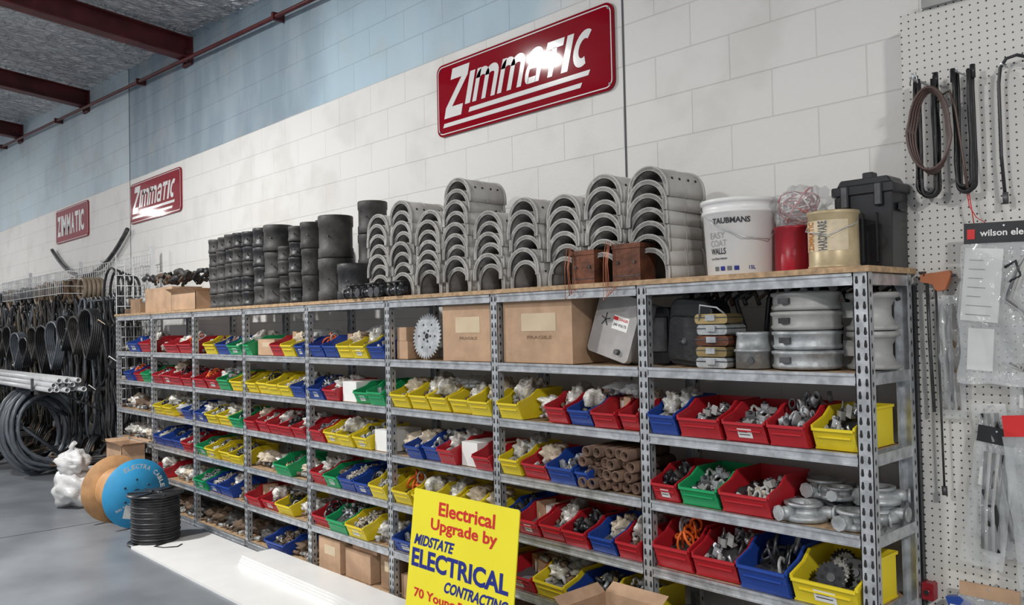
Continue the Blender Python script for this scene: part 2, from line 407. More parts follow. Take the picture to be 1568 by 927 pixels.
def heap(mb,m,r,hh):
    n,k=7,9; vs=[]
    for j in range(k):
        for i in range(n):
            x=-.092+.184*i/(n-1); y=.03+.262*j/(k-1)
            z=.03+hh*min(1,j/3.5)*(.75+.5*noise.noise(Vector((x*25+r.random()*.1,y*25,hh*99))))
            vs.append((x,y,z))
    mb.add(vs,[(j*n+i,j*n+i+1,(j+1)*n+i+1,(j+1)*n+i) for j in range(k-1) for i in range(n-1)],m,None,True)
def hz(y,hh): return .03+hh*min(1,(y-.03)/.11)
def gearpoly(R0,nt=20):
    P=[]
    for i in range(nt):
        for rr,da in ((.86,0),(1,.3),(1,.55),(.86,.85)):
            a=2*math.pi*(i+da)/nt; P.append((R0*rr*math.cos(a),R0*rr*math.sin(a)))
    return P
def content(kind,seed,m=None,m2=None):
    r=random.Random(seed); mb=MB(); m2=m2 or m
    if kind=='bolts':
        heap(mb,STEELD,r,.06)
        for i in range(60):
            y=r.uniform(.04,.27); c=Vector((r.uniform(-.075,.075),y,hz(y,.06)+r.uniform(0,.026))); d=rdir(r)*r.uniform(.012,.026)
            mb.cyl(c-d,c+d,r.uniform(.004,.007),m,n=6); mb.cyl(c+d,c+d*1.25,r.uniform(.009,.012),m2,n=6,sm=False)
    elif kind=='fit':
        heap(mb,GREYD,r,.05)
        for i in range(26):
            y=r.uniform(.05,.26); c=Vector((r.uniform(-.068,.068),y,hz(y,.05)+r.uniform(.0,.045))); d=rdir(r)
            Q=Matrix.Translation(c)@d.to_track_quat('Z','Y').to_matrix().to_4x4(); R_=r.uniform(.012,.024); hgt=r.uniform(.015,.04)
            mb.lathe([(R_*.65,0),(R_,0),(R_,hgt*.4),(R_*.85,hgt*.45),(R_*.85,hgt),(R_*.65,hgt),(R_*.65,0)],m if r.random()<.7 else m2,Q,10,True,False)
    elif kind=='mix':
        heap(mb,STEELD,r,.05)
        for i in range(12):
            y=r.uniform(.06,.25); M=T(r.uniform(-.06,.06),y,hz(y,.05)+r.uniform(-.005,.02))@Rt(r.uniform(0,180),'Z')@Rt(r.uniform(-40,40),'X'); s_=r.uniform(.7,1.2)
            # conduit saddle clamps, angle brackets and small boxes
            t_=i%3
            if t_==0: mb.tube([(-.03*s_,0,0),(-.016*s_,0,.0),(-.014*s_,0,.014*s_),(0,0,.024*s_),(.014*s_,0,.014*s_),(.016*s_,0,0),(.03*s_,0,0)],.006,m,6,M=M)
            elif t_==1: mb.bx(-.02*s_,.02*s_,-.012,.012,0,.004,m2,M); mb.bx(-.02*s_,-.016*s_,-.012,.012,.004,.035*s_,m2,M)
            else: mb.bx(-.018*s_,.018*s_,-.014*s_,.014*s_,0,.024*s_,r.choice([m,GREYD,m2]),M); mb.cyl((0,0,.024*s_),(0,0,.032*s_),.008,STEELD,M=M,n=8)
        for i in range(22):
            y=r.uniform(.04,.26); c=Vector((r.uniform(-.07,.07),y,hz(y,.05)+r.uniform(0,.02))); d=rdir(r)*r.uniform(.01,.024)
            mb.cyl(c-d,c+d,r.uniform(.004,.010),r.choice([m,m2,STEELD]),n=7)
    elif kind=='blk':
        heap(mb,BLACK,r,.05)
        for i in range(22):
            y=r.uniform(.05,.26); c=Vector((r.uniform(-.065,.065),y,hz(y,.05)+r.uniform(.0,.04))); d=rdir(r)*r.uniform(.015,.03)
            mb.cyl(c-d,c+d,r.uniform(.01,.018),r.choice([m,GREYD,DUSTY]),n=9)
    elif kind=='bag':
        heap(mb,GREYD,r,.04)
        for i in range(3):
            mb.blob((r.uniform(-.045,.045),r.uniform(.09,.22),.085+r.uniform(0,.035)),(r.uniform(.045,.06),.06,.045),m if i%2 else m2,seed+i,.38,2.2,22,14)
        for i in range(10):
            y=r.uniform(.05,.16); c=Vector((r.uniform(-.065,.065),y,hz(y,.05)+r.uniform(.0,.02))); d=rdir(r)*.02; mb.cyl(c-d,c+d,.009,r.choice([GREYP,BROWN,LGREY]),n=8)
    elif kind=='box':
        heap(mb,GREYD,r,.03)
        for i in range(3):
            M=T(-.055+.055*i,.12+.03*i,.05)@Rt(r.uniform(-15,15),'Z')@Rt(r.uniform(-10,10),'Y')
            mb.bx(-.024,.024,0,.1,0,r.uniform(.06,.1),r.choice([LBL,CARD,m]),M)
    elif kind=='coil':
        heap(mb,STEELD,r,.04)
        for i in range(9):
            c=Vector((r.uniform(-.04,.04),r.uniform(.09,.2),.06+.008*i)); rr=r.uniform(.025,.042)
            Q=Matrix.Translation(c)@rdir(r).to_track_quat('Z','Y').to_matrix().to_4x4()
            mb.tube([(rr*math.cos(a*.524),rr*math.sin(a*.524),0) for a in range(12)],.006,r.choice([BLACKP,GREYP,m]),6,True,Q)
    elif kind=='gear':
        heap(mb,STEELD,r,.03)
        for i in range(5):
            M=T(r.uniform(-.035,.035),.08+.035*i,.072+.004*i)@Rt(r.uniform(-25,25),'Z')@Rt(r.uniform(-40,-15),'X'); rr=r.uniform(.038,.05)
            mb.ex(gearpoly(rr),'y',0,.008,m if i%2 else BLACKP,M)
            for a in range(6): mb.cyl((rr*.55*math.cos(a*1.047),-.0008,rr*.55*math.sin(a*1.047)),(rr*.55*math.cos(a*1.047),0,rr*.55*math.sin(a*1.047)),rr*.14,HOLE,M=M,n=8)
            mb.cyl((0,-.006,0),(0,0,0),rr*.28,STEELD,M=M,n=12)
    return mb.mesh('contents')
CT=[content('bolts',3,GALVD,STEELD),content('mix',16,GREYP,GALV),content('blk',29,BLACKP),content('bag',42,BAG,LGREY),content('box',55,LBL),content('fit',68,GALVD,STEELD),content('bolts',81,BROWN,RUST),
 content('bag',94,BAG,PBAG),content('coil',107,STEELD),content('mix',120,GALV,GREYP),content('bolts',133,CREAM,LGREY),content('bag',146,PBAG,BAG),content('mix',150,BROWN,CREAM),content('blk',160,BROWN),content('mix',170,LGREY,CREAM),content('bag',180,GREYP,BAG),content('coil',190,ORANGE),content('gear',200,GREYP),content('fit',210,GREYP,STEELD),content('mix',221,GALVD,BRASS)]
def put_bin(c,x0,x1,z,h=.13,y=None,d=.3,ct=None,yaw=None):
    w=x1-x0; y=SF-.012+R.uniform(-.012,.01) if y is None else y
    yaw=R.uniform(-1.5,1.5) if yaw is None else yaw
    s=place(CN[c],BM[(c,1 if R.random()<.25 else 0)],T((x0+x1)/2,y,z)@Rt(yaw,'Z')@S((w-.020)/BW,d/BD,h/BH))
    k=ct if ct is not None else R.choice(range(len(CT)))
    o=place('contents',CT[k],None,s)
    if R.random()<.5: o.matrix_local=S(-1,1,R.uniform(.95,1.2))
def cable_bag(x0,x1,z,h=.12,y0=2.76,m=BAG,name='plastic_parts_bag'):
    mb=MB(); w=x1-x0
    n=max(1,int(w/.085)); 
    for i in range(n):
        cx_=x0+w*(i+.5)/n
        mm_=m if m is not BAG else R.choice([BAG,BAG,PBAG,LGREY])
        mb.blob((cx_,y0+.07+R.uniform(-.02,.05),z+h*.40),(w/n*.55,.08,h*.36*R.uniform(.8,1.15)),mm_,R.random()*50,.35,2.4,22,14)
        for q in range(3):
            c=Vector((cx_+R.uniform(-.03,.03),y0+R.uniform(-.02,.05),z+.02)); d=rdir(R)*.025; d.z*=.2; mb.cyl(c-d,c+d,.012,R.choice([GREYP,STEELD,BROWN,GALVD]),n=8)
    mb.build(name)
def carton(x0,x1,y0,y1,z,h,m=CARD,M=None,tape=True,txt=None,name='cardboard_box',flaps=False):
    mb=MB(); w=x1-x0
    if flaps:
        t=.004
        mb.bx(x0,x1,y0,y1,z,z+t,m,M)
        for a in ((x0,x1,y0,y0+t),(x0,x1,y1-t,y1),(x0,x0+t,y0,y1),(x1-t,x1,y0,y1)): mb.bx(*a,z,z+h,m,M)
        for (cx,sg) in ((y0,-1),(y1,1)):
            mb.add([(x0,cx,z+h),(x1,cx,z+h),(x1,cx+sg*.05,z+h+.03),(x0,cx+sg*.05,z+h+.03)],[(0,1,2,3)],m,M)
        mb.add([(x0,y0,z+h),(x0,y1,z+h),(x0-.04,y1,z+h+.03),(x0-.04,y0,z+h+.03)],[(0,1,2,3)],m,M)
        mb.add([(x1,y0,z+h),(x1,y1,z+h),(x1+.04,y1,z+h+.02),(x1+.04,y0,z+h+.02)],[(0,1,2,3)],m,M)
        mb.blob(((x0+x1)/2,(y0+y1)/2,z+h*.75),(w*.36,(y1-y0)*.36,h*.2),BROWN,3,.25)
    else:
        mb.bx(x0,x1,y0,y1,z,z+h,m,M)
        mb.bx(x0-.0005,x1+.0005,(y0+y1)/2-.001,(y0+y1)/2+.001,z+h*.0,z+h+.0005,CARDD,M)
        if tape:
            mb.bx(x0+w*.28,x0+w*.78,y0-.0015,y0,z+h*.50,z+h*.78,TAPE,M)
            mb.bx(x0,x1,y0-.001,y0,z+h*.985,z+h,CARDD,M)
            mb.bx(x0+w*.47,x0+w*.53,y0-.001,y1+.001,z+h,z+h+.001,TAPE,M)
        if txt: text(mb,txt,x0+w*.36,z+h*.38,w*.36,h*.05,y0-.002,CARDD,M)
    mb.build(name)
def fill(bay,z,toks,h=.13):
    x1=PX[bay-1]-.026; x0=PX[bay]+.026; W=x1-x0
    L=[(t,1.0) if isinstance(t,str) else t for t in toks]; tot=sum(a for _,a in L); x=x0
    for t,a in L:
        w=W*a/tot
        if t[0] in 'rybg': put_bin(t[0],x,x+w,z,h*R.uniform(.92,1.06),ct=(int(t[1:]) if len(t)>1 else None))
        elif t=='W': cable_bag(x+.01,x+w-.01,z,R.uniform(.11,.16))
        elif t=='C': carton(x+.01,x+w-.01,2.74,2.98,z,R.uniform(.11,.17),txt=None)
        elif t=='w': carton(x+.01,x+w-.01,2.73,2.95,z,.12,m=LBL,tape=False,name='white_parts_box')
        elif t=='K': cable_bag(x+.01,x+w-.01,z,.12,m=DUSTY,name='black_fittings_pile')
        elif t=='N': cable_bag(x+.01,x+w-.01,z,.12,m=BROWN,name='old_fittings_pile')
        x+=w
A,B,C,D,E,F=LV
fill(8,A,['W','b','r']);fill(7,A,['W','r3','r']);fill(6,A,['W','y','b','g']);fill(5,A,[('g',.6),('C',1.5),'r','y',('b',.7)]);fill(4,A,['b','b','y7','y3','b'])
fill(8,B,['W','b','r','g']);fill(7,B,['r','r','r','r']);fill(6,B,['r','r3','g','y']);fill(5,B,['y','y','y','y','b']);fill(4,B,['b','r3','w','g','g'])
fill(3,B,['y7','y3','y15','y3','y7']);fill(2,B,[('y11',1),('W',.9),('r3',.85),('b15',.9),('r4',.9),('r7',.7)])
fill(1,B,[('b3',.9),('r9',1.25),('r1',1.2),('r5',1),('y9',1.05)],.135)
fill(8,C,['W','N','W']);fill(7,C,['y','y','W','b']);fill(6,C,['b3','y','y','g']);fill(5,C,['r7','r','r','r','r']);fill(4,C,['r','y','y','y','w'])
fill(3,C,['W','b7','b','r3','w','r4']);fill(2,C,[('y3',.9),('r7',1.1),('b1',1.1),('b3',.6),('.',1.6)])
fill(1,C,[('r2',.8),('g1',1.1),('r14',1.3),('.',1.9)],.14)
fill(8,D,['W','W']);fill(7,D,['b','b','b','r']);fill(6,D,['g','y','y','y']);fill(5,D,['W','W','g','W']);fill(4,D,['r','g','b','b','y'])
fill(3,D,['y','y15','y3','y7','y']);fill(2,D,[('b',.7),('r4',1),('r3',1),('r2',1),('b7',1),('r11',.9)])
fill(1,D,[('r16',1.0),('r9',1.1),('b8',1.15),('y17',1.35)],.165)
fill(8,E,['N','N']);fill(7,E,['r','W','W']);fill(6,E,['g','b','b','N']);fill(5,E,['r','r','y','W']);fill(4,E,['r','g','y','W'])
fill(3,E,['b','b','y','y']);fill(2,E,['r','y3','b','y1']);fill(1,E,['K','K','K','K','K'])
fill(8,F,['N','K']);fill(7,F,['N','N','K']);fill(6,F,['N','K','N']);fill(5,F,['K','b','N']);fill(2,F,['K','N','K']);fill(1,F,['N','K','N'])
carton(-4.75,-4.50,2.72,2.95,F,.2); carton(-4.47,-4.2,2.74,3.0,F,.17,tape=False); carton(-4.42,-4.16,2.76,2.98,F+.171,.08,M=None)
carton(-4.12,-3.98,2.76,3.0,F,.2,m=CARDD); fill(3,F,['C','N','C'])
mb=MB()
for row in range(4):
    for k in range(6-(row%2)):
        x=-2.455+.052*k+(.026 if row%2 else 0); z=C+.026+row*.045
        Q=T(x,SF+.0+R.uniform(-.03,.03),z)@Rt(-90,'X')
        mb.lathe([(.017,.0),(.024,0),(.024,.28),(.017,.28),(.017,0)],TUBEB,Q,12,True,False)
        mb.lathe([(.0,.03),(.017,.03)],HOLE,Q,12,True,False)
mb.build('cardboard_tube_bundle')
def galvfit(x,y,z,s=1,n=2):
    mb=MB()
    for i in range(n):
        M=T(x,y,z+i*.062*s)@Rt(R.uniform(0,60),'Z')
        mb.lathe([(.05*s,0),(.085*s,0),(.085*s,.018*s),(.06*s,.022*s),(.055*s,.045*s),(.068*s,.05*s),(.068*s,.06*s),(.045*s,.06*s),(.045*s,0.02*s),(.05*s,0)],GALVD,M,24,True,False)
        for a in range(3):
            Q=M@Rt(a*120,'Z'); mb.cyl((.05*s,0,.03*s),(.105*s,0,.03*s),.022*s,GALVD,M=Q,n=12); mb.cyl((.105*s,0,.03*s),(.115*s,0,.03*s),.028*s,GALVD,M=Q,n=8)
    mb.build('galvanised_conduit_fitting')
galvfit(-1.50,2.80,C,1.0,1); galvfit(-1.49,2.95,C,1.0,2); galvfit(-1.31,2.80,C,.95,1); galvfit(-1.31,2.96,C,.95,2); galvfit(-1.40,2.86,C+.075,.7,1)
for (x,z) in ((-2.42,B+.13),(-6.95,A+.10),(-5.05,A+.11),(-4.35,A+.12),(-3.5,B+.11),(-5.3,E+.11),(-7.2,C+.1),(-6.2,B+.11),(-2.85,E+.12)):
    cable_bag(x,x+.2,z,.085,2.80,m=BAGC,name='clear_plastic_bag')
# ------------------------------------------------------------ row A large items
carton(-3.455,-3.075,2.725,3.0,A,.285,txt='FRAGILE')
carton(-2.985,-2.535,2.725,3.0,A,.295,txt='FRAGILE')
carton(-3.89,-3.79,2.74,2.95,A,.10,m=CARD,tape=False); carton(-3.885,-3.8,2.74,2.93,A+.101,.075,m=CARD,tape=False)
mb=MB(); P=[];NT=36
for i in range(NT):
    for k,(rr,da) in enumerate(((.110,0),(.125,.35),(.125,.55),(.110,.8))):
        a=2*math.pi*(i+da)/NT; P.append((rr*math.cos(a),rr*math.sin(a)))
M=T(-3.64,2.76,A+.126)@Rt(-6,'X')
mb.ex(P,'y',0,.006,GALV,M)
for rr,nn,rad in ((.03,5,.007),(.07,6,.006)):
    for i in range(nn):
        a=2*math.pi*i/nn; mb.cyl((rr*math.cos(a),-.001,rr*math.sin(a)),(rr*math.cos(a),0,rr*math.sin(a)),rad,HOLE,M=M,n=10)
mb.cyl((0,-.001,0),(0,0,0),.016,HOLE,M=M,n=16)
mb.build('toothed_steel_sprocket')
mb=MB(); M=T(-2.385,2.80,A+.035)@Rt(-8,'X')@Rt(14,'Y')@Rt(-8,'Z')
mb.ex(rrect(-.13,.13,0,.265,.02),'y',-.0,.12,METERG,M); mb.ex(rrect(-.138,.138,-.006,.272,.024),'y',-.022,0.004,METERG,M)
mb.bx(-.01,.09,-.0235,-.022,.12,.18,LBL,M); mb.bx(-.01,.02,-.0242,-.0235,.16,.175,TXTR,M); text(mb,'DANGER',.025,.16,.06,.012,-.0242,TXTR,M); text(mb,'240 VOLTS',-.004,.135,.085,.012,-.0242,TXTK,M)
for a in range(5):
    an=math.radians(90+a*72); mb.tube([(-.06,-.024,.15),(-.06+.03*math.cos(an),-.024,.15+.03*math.sin(an))],.002,TXTK,4,M=M)
mb.cyl((.07,-.02,.03),(.07,-.04,.03),.012,STEELD,M=M)
mb.cyl((-.06,.06,-.006),(-.06,.06,-.02),.03,GREYD,M=M); mb.cyl((.05,.06,-.006),(.05,.06,-.02),.03,GREYD,M=M)
mb.build('grey_meter_box')
mb=MB(); M=T(-1.985,2.80,A)@Rt(6,'Y')
mb.ex(rrect(-.10,.10,0,.27,.05),'y',0,.14,BLACKP,M); mb.ex(rrect(-.085,.085,.02,.2,.03),'y',-.02,0,BLACK,M)
mb.tube([(-.05,.07,.26),(-.04,.07,.30),(.03,.07,.30),(.04,.07,.26)],.01,BLACK,6,M=M); mb.cyl((-.01,-.021,.1),(-.01,-.02,.1),.014,GREYD,M=M,n=16)
mb.build('black_equipment_bag',bevel=.006)
mb=MB(); M=T(-2.17,2.88,A); mb.ex(rrect(-.06,.05,0,.24,.02),'y',0,.1,BLACKP,M); mb.bx(-.05,.04,-.006,0,.05,.2,STEELD,M); mb.build('black_plastic_case',bevel=.004)
mb=MB()
for i in range(5):
    M=T(-1.83+R.uniform(-.008,.008),2.74,A+i*.042)@Rt(R.uniform(-6,6),'Z'); m=[GALVD,BRASS,RUST,GALVD,BRASS][i]
    mb.ex(rrect(-.07,.07,0,.038,.014),'y',0,.12,m,M); mb.bx(-.072,.072,-.002,.122,.022,.026,STEELD,M)
    mb.bx(-.02,.02,-.008,0,.012,.034,GALVD,M)
mb.tube([(-1.88,2.74,A+.18),(-1.86,2.72,A+.24),(-1.80,2.74,A+.23),(-1.77,2.78,A+.19)],.004,GALVD,5)
mb.build('metal_clasp_tins')
mb=MB(); mb.lathe([(.064,0),(.064,.06),(.07,.062),(.07,.07),(.064,.072),(.058,.12),(.062,.125),(.062,.135),(.05,.135)],GALVD,T(-1.685,2.80,A),32)
mb.cyl((-1.66,2.745,A+.03),(-1.65,2.72,A+.03),.012,STEELD); mb.build('galvanised_round_box')
mb=MB()
for i in range(4):
    z=A+i*.07; r=.119-.003*(i%2)
    mb.lathe([(r-.012,z),(r,z+.002),(r+.006,z+.012),(r,z+.02),(r,z+.05),(r+.007,z+.055),(r+.007,z+.064),(r-.008,z+.068),(r-.012,z+.069)],GREYP if i>1 else GALVD,T(-1.50,2.86,0),40)
    mb.bx(-1.54,-1.50,2.73,2.745,z+.025,z+.045,STEELD)
mb.build('stacked_round_junction_boxes')
mb=MB()
for i in range(2):
    M=T(-1.29,2.93,A+i*.135)
    mb.lathe([(.08,0),(.088,.003),(.088,.014),(.075,.02),(.062,.05),(.062,.085),(.075,.11),(.088,.115),(.088,.13),(.08,.132)],GREYP,M,32)
    mb.bx(-.095,-.055,-.03,.03,.045,.10,GREYP,M)
mb.build('grey_flanged_fittings')
mb=MB()
for k in range(8):
    x=-2.05+.10*k
    mb.tube([(x,3.0,A+.02),(x+.02,2.98,A+.15),(x-.01+.05*(k%2),2.97,A+.26),(x+.06,2.98,A+.30)],.011,[STEELD,BLACKP][k%2],6)
mb.build('black_bracket_bundle')
mb=MB()
for k in range(14):
    x=-2.1+.06*k; mb.tube([(x,3.0,TOPZ-.05),(x+.03,2.99,TOPZ-.09),(x+.07,3.0,TOPZ-.06),(x+.10,2.98,TOPZ-.11)],.010,[STEELD,DUSTY,BROWN][k%3],6)
mb.build('scrap_metal_bundle')
# ------------------------------------------------------------ items on top
def arch_stack(x,y,ztop,depth=.26,r=.098):
    z0=TOPZ; H=ztop-z0; ah=r+.03; n=max(1,int(round((H-ah)/.057))+1); p=(H-ah)/max(1,n-1)
    mb=MB(); t=.013; K=14
    def prof(ro,leg):
        return [(ro,0)]+[(ro*math.cos(math.pi*i/K),leg+ro*math.sin(math.pi*i/K)) for i in range(K+1)]+[(-ro,0)]
    for q in range(n):
        M=T(x+R.uniform(-.006,.006),y+R.uniform(-.012,.012),z0+q*p)@Rt(R.uniform(-2,2),'Z')
        o=prof(r,.03); i=prof(r-t,.03); N=len(o)
        for (ya,yb,oo,ii) in ((0,depth,o,i),(0,.014,prof(r+.004,.03),prof(r-t-.002,.03)),(depth-.014,depth,prof(r+.004,.03),prof(r-t-.002,.03)),(depth*.5-.004,depth*.5+.004,prof(r+.003,.03),i)):
            vs=[(a,ya,b) for a,b in oo]+[(a,ya,b) for a,b in ii]+[(a,yb,b) for a,b in oo]+[(a,yb,b) for a,b in ii]
            fs1=[(k,k+1,N+k+1,N+k) for k in range(N-1)]+[(2*N+k,3*N+k,3*N+k+1,2*N+k+1) for k in range(N-1)]+[(0,N,3*N,2*N),(N-1,3*N-1,4*N-1,2*N-1)]
            fs2=[(k,2*N+k,2*N+k+1,k+1) for k in range(N-1)]; fs3=[(N+k,N+k+1,3*N+k+1,3*N+k) for k in range(N-1)]
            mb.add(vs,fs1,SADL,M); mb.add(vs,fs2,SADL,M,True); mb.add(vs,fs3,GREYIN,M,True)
        for yy in (.05,.1,.16,.21):
            for sg in (-1,1):
                a=math.radians(28); cx,cz_=sg*(r)*math.cos(a),.03+r*math.sin(a)
                mb.cyl((cx,yy,cz_),(cx*1.03,yy,cz_+.001),.006,HOLE,M=M,n=8)
    mb.build('half_pipe_saddle_stack')
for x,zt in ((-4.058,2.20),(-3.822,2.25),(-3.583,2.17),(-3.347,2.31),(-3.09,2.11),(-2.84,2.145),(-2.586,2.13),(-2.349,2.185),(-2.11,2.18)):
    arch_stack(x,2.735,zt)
def coupling(x,y,w,ztop,n,m=None):
    mb=MB(); r=w/2; H=(ztop-TOPZ)/n
    for i in range(n):
        mm=m or R.choice([DUSTY,BLACK,DUSTY]); k=r*R.uniform(.96,1.0)
        mb.lathe([(k*.80,0),(k*.97,0),(k,.006),(k,H*.22),(k*.95,H*.25),(k*.95,H*.72),(k,H*.76),(k,H-.008),(k*.96,H-.002),(k*.80,H-.002),(k*.80,0)],mm,T(x+R.uniform(-.006,.006),y+R.uniform(-.006,.006),TOPZ+i*H),28,True,False)
        mb.cyl((x+k*.55,y-k*.82,TOPZ+i*H+H*.5),(x+k*.6,y-k*.9,TOPZ+i*H+H*.5),.006,STEELD,n=6)
    mb.build('black_pipe_coupling_stack')
for a in ((-6.30,2.77,.13,2.25,5),(-6.16,2.90,.14,2.24,5),(-6.16,2.77,.13,2.255,5),(-6.02,2.77,.13,2.265,5),(-5.89,2.77,.13,2.265,5),(-5.74,2.78,.15,2.26,5),(-5.57,2.80,.17,2.27,4),(-5.37,2.80,.21,2.27,3),(-5.20,2.77,.12,2.11,4),(-5.18,2.95,.13,2.25,4),(-5.04,2.77,.13,2.23,5),(-4.87,2.78,.15,2.24,3),(-5.0,2.95,.14,2.28,4),(-4.65,2.82,.23,2.26,2),(-4.45,2.96,.19,2.34,3),(-4.40,2.79,.21,1.94,1)):
    coupling(*a)
mb=MB()
for k in range(9):
    x=-4.30+.065*k*1.0; y=2.70+R.uniform(0,.015); z=TOPZ+.03
    M=T(x,y,z)@Rt(R.uniform(0,180),'Z')
    mb.cyl((-.035,0,0),(.035,0,0),.026,BLACKP,M=M,n=12); mb.cyl((-.04,0,0),(-.03,0,0),.029,STEELD,M=M,n=8); mb.cyl((0,0,.02),(0,0,.045),.014,BLACKP,M=M,n=8); mb.cyl((-.03,0,.05),(.03,0,.05),.006,BLACK,M=M,n=6)
mb.build('black_valve_fittings')
for (x,w,z1) in ((-2.20,.145,.155),(-2.44,.13,.145)):
    mb=MB(); mb.bx(x-w/2,x+w/2,2.70,2.80,TOPZ,TOPZ+z1,RUST); mb.bx(x-w/2-.003,x+w/2+.003,2.697,2.803,TOPZ+z1-.02,TOPZ+z1,RUST)
    for s_ in (-1,1): mb.cyl((x+s_*w*.3,2.699,TOPZ+z1*.5),(x+s_*w*.3,2.695,TOPZ+z1*.5),.006,STEELD,n=8)
    mb.bx(x-w/2,x+w/2,2.699,2.70,TOPZ+.02,TOPZ+.023,STEELD)
    for j in range(4):
        q=R.uniform(-.03,.03)
        mb.tube([(x-w*.3+q,2.72,TOPZ+z1*.9),(x-w*.5+q,2.69,TOPZ+z1*1.1),(x-w*.55+q,2.68,TOPZ+z1*.5),(x-w*.45+q*1.5,2.675,TOPZ-.05+q),(x-w*.2+q,2.68,TOPZ-.02)],.0016,COPPER,4)
    mb.build('rusty_terminal_box')
def cx(a): return math.radians(a)
def onCyl(body,a0,a1,z0,h,rf,m,bold=.02):
    vs,fs=textv(body,bold,0)
    mb.add([((rf(z0+b*h))*math.cos(a0+(a1-a0)*a),(rf(z0+b*h))*math.sin(a0+(a1-a0)*a),z0+b*h) for a,b in vs],fs,m,M)
mb=MB(); M=T(-1.77,2.87,TOPZ)
mb.lathe([(0,.0),(.122,0),(.126,.004),(.138,.235),(.144,.237),(.144,.247),(.139,.249),(.141,.275),(.148,.277),(.148,.290),(.143,.292),(.0,.288)],WHITE,M,48,True,False)
rf=lambda z:.1265+(.0125)*(z/.235)+.0012
onCyl('TAUBMANS',cx(-104),cx(-42),.195,.022,rf,TXTK,.03)
onCyl('EASY',cx(-112),cx(-82),.140,.024,rf,GREYP,.0);onCyl('COAT',cx(-112),cx(-80),.110,.024,rf,GREYP,.0);onCyl('WALLS',cx(-112),cx(-82),.080,.024,rf,TXTK,.02)
onCyl('Low Sheen Interior',cx(-112),cx(-80),.060,.009,rf,TXTK);onCyl('15L',cx(-45),cx(-34),.02,.014,rf,TXTB)
for k in range(4):
    a=cx(-105+k*12)
    mb.add([(rf(z)*math.cos(a+q),rf(z)*math.sin(a+q),z) for z,q in ((.018,0),(.018,.14),(.034,.14),(.034,0))],[(0,1,2,3)],TXTB if k%2 else GREYD,M)
mb.tube([(.145,0,.255),(.15,-.02,.20),(.10,-.115,.13),(.0,-.152,.14),(-.1,-.115,.19),(-.146,-.0,.255)],.0025,GALV,6,M=M@Rt(35,'Z'))
mb.build('paint_bucket')
mb=MB(); M=T(-1.565,2.90,TOPZ)
mb.lathe([(0,0),(.068,0),(.07,.004),(.07,.008),(.067,.01),(.067,.162),(.07,.165),(.07,.172),(.06,.172),(0,.168)],REDTIN,M,36,True,False)
mb.build('red_tin')
mb=MB()
for k in range(22):
    rr=R.uniform(.04,.08); c=(R.uniform(-.012,.012),R.uniform(-.01,.01),.24+R.uniform(-.02,.02)); tl=R.uniform(-80,80)
    mb.tube([(rr*math.cos(a*.449),rr*.75*math.sin(a*.449),0) for a in range(14)],.0030,[PINK,LBL,PINK,REDTIN][k%4],5,True,T(-1.535+c[0],2.90+c[1],TOPZ+c[2])@Rt(tl,'X')@Rt(R.uniform(-60,60),'Y'))
mb.blob((-1.535,2.90,TOPZ+.245),(.105,.08,.073),BAGC,11,.25,3,24,16)
mb.build('bagged_wire_coil')
mb=MB(); M=T(-1.36,2.80,TOPZ)
mb.lathe([(0,0),(.083,0),(.086,.003),(.086,.01),(.083,.013),(.083,.185),(.087,.188),(.087,.198),(.08,.198),(.078,.19),(0,.19)],TIN,M,40,True,False)
vsx=[]; rr=.0842
for a in range(13):
    an=cx(-150+a*10); vsx+=[(rr*math.cos(an),rr*math.sin(an),.06),(rr*math.cos(an),rr*math.sin(an),.165)]
mb.add(vsx,[(2*i,2*i+2,2*i+3,2*i+1) for i in range(12)],TINL,M,True)
for k,(bd,m_) in enumerate((('ZIMMATIC',TINO),('HARDWARE',GREYD))):
    vs_,fs_=textv(bd,.03,0); a0=cx(-112+k*34)
    mb.add([(.0856*math.cos(a0-b*.38),.0856*math.sin(a0-b*.38),.062+a*.10) for a,b in vs_],fs_,m_,M)
mb.tube([(.088,0,.17),(.098,-.03,.15),(.03,-.10,.11),(-.06,-.08,.13),(-.088,0,.17)],.002,GALV,5,M=M)
mb.build('labelled_tin')
mb=MB(); M=T(-1.315,3.0,TOPZ)
mb.ex([(-.098,0),(.098,0),(.105,.27),(-.105,.27)],'y',-.065,.065,BLACKP,M); mb.bx(-.112,.112,-.072,.072,.265,.30,BLACKP,M)
mb.ex([(-.10,.30),(.10,.30),(.085,.325),(-.085,.325)],'y',-.055,.055,BLACKP,M)
mb.bx(-.02,.02,-.02,.02,.32,.35,BLACKP,M)
for sx in (-.06,.06): mb.bx(sx-.014,sx+.014,-.082,-.070,.22,.30,STEELD,M)
mb.bx(.105,.118,-.03,.03,.20,.23,BLACK,M)
for k in (-.05,0,.05): mb.bx(k-.004,k+.004,-.069,-.065,.02,.20,BLACKP,M)
mb.build('black_carry_case',bevel=.004)
carton(-7.78,-7.15,2.74,3.0,TOPZ,.21,m=CARD,tape=False); carton(-7.12,-6.62,2.72,2.98,TOPZ,.15,m=CARD,flaps=True)
mb=MB()
for k in range(46):
    x=R.uniform(-7.78,-6.45); p=Vector((x,R.uniform(2.74,2.95),TOPZ+(.235 if x<-7.15 else .21)+R.uniform(0,.08))); q=p+Vector((R.uniform(-.25,.25),R.uniform(-.05,.05),R.uniform(-.03,.06)))
    mb.tube([p,(p+q)/2+Vector((0,0,.03)),q],R.uniform(.010,.026),R.choice([DUSTY,BROWN,BLACK,STEELD]),6)
mb.build('old_strap_bundle')
mb=MB()
mb.bx(-8.35,-8.15,2.75,2.95,TOPZ,TOPZ+.05,BROWN); mb.bx(-8.1,-7.85,2.72,2.9,TOPZ,TOPZ+.13,CARDD)
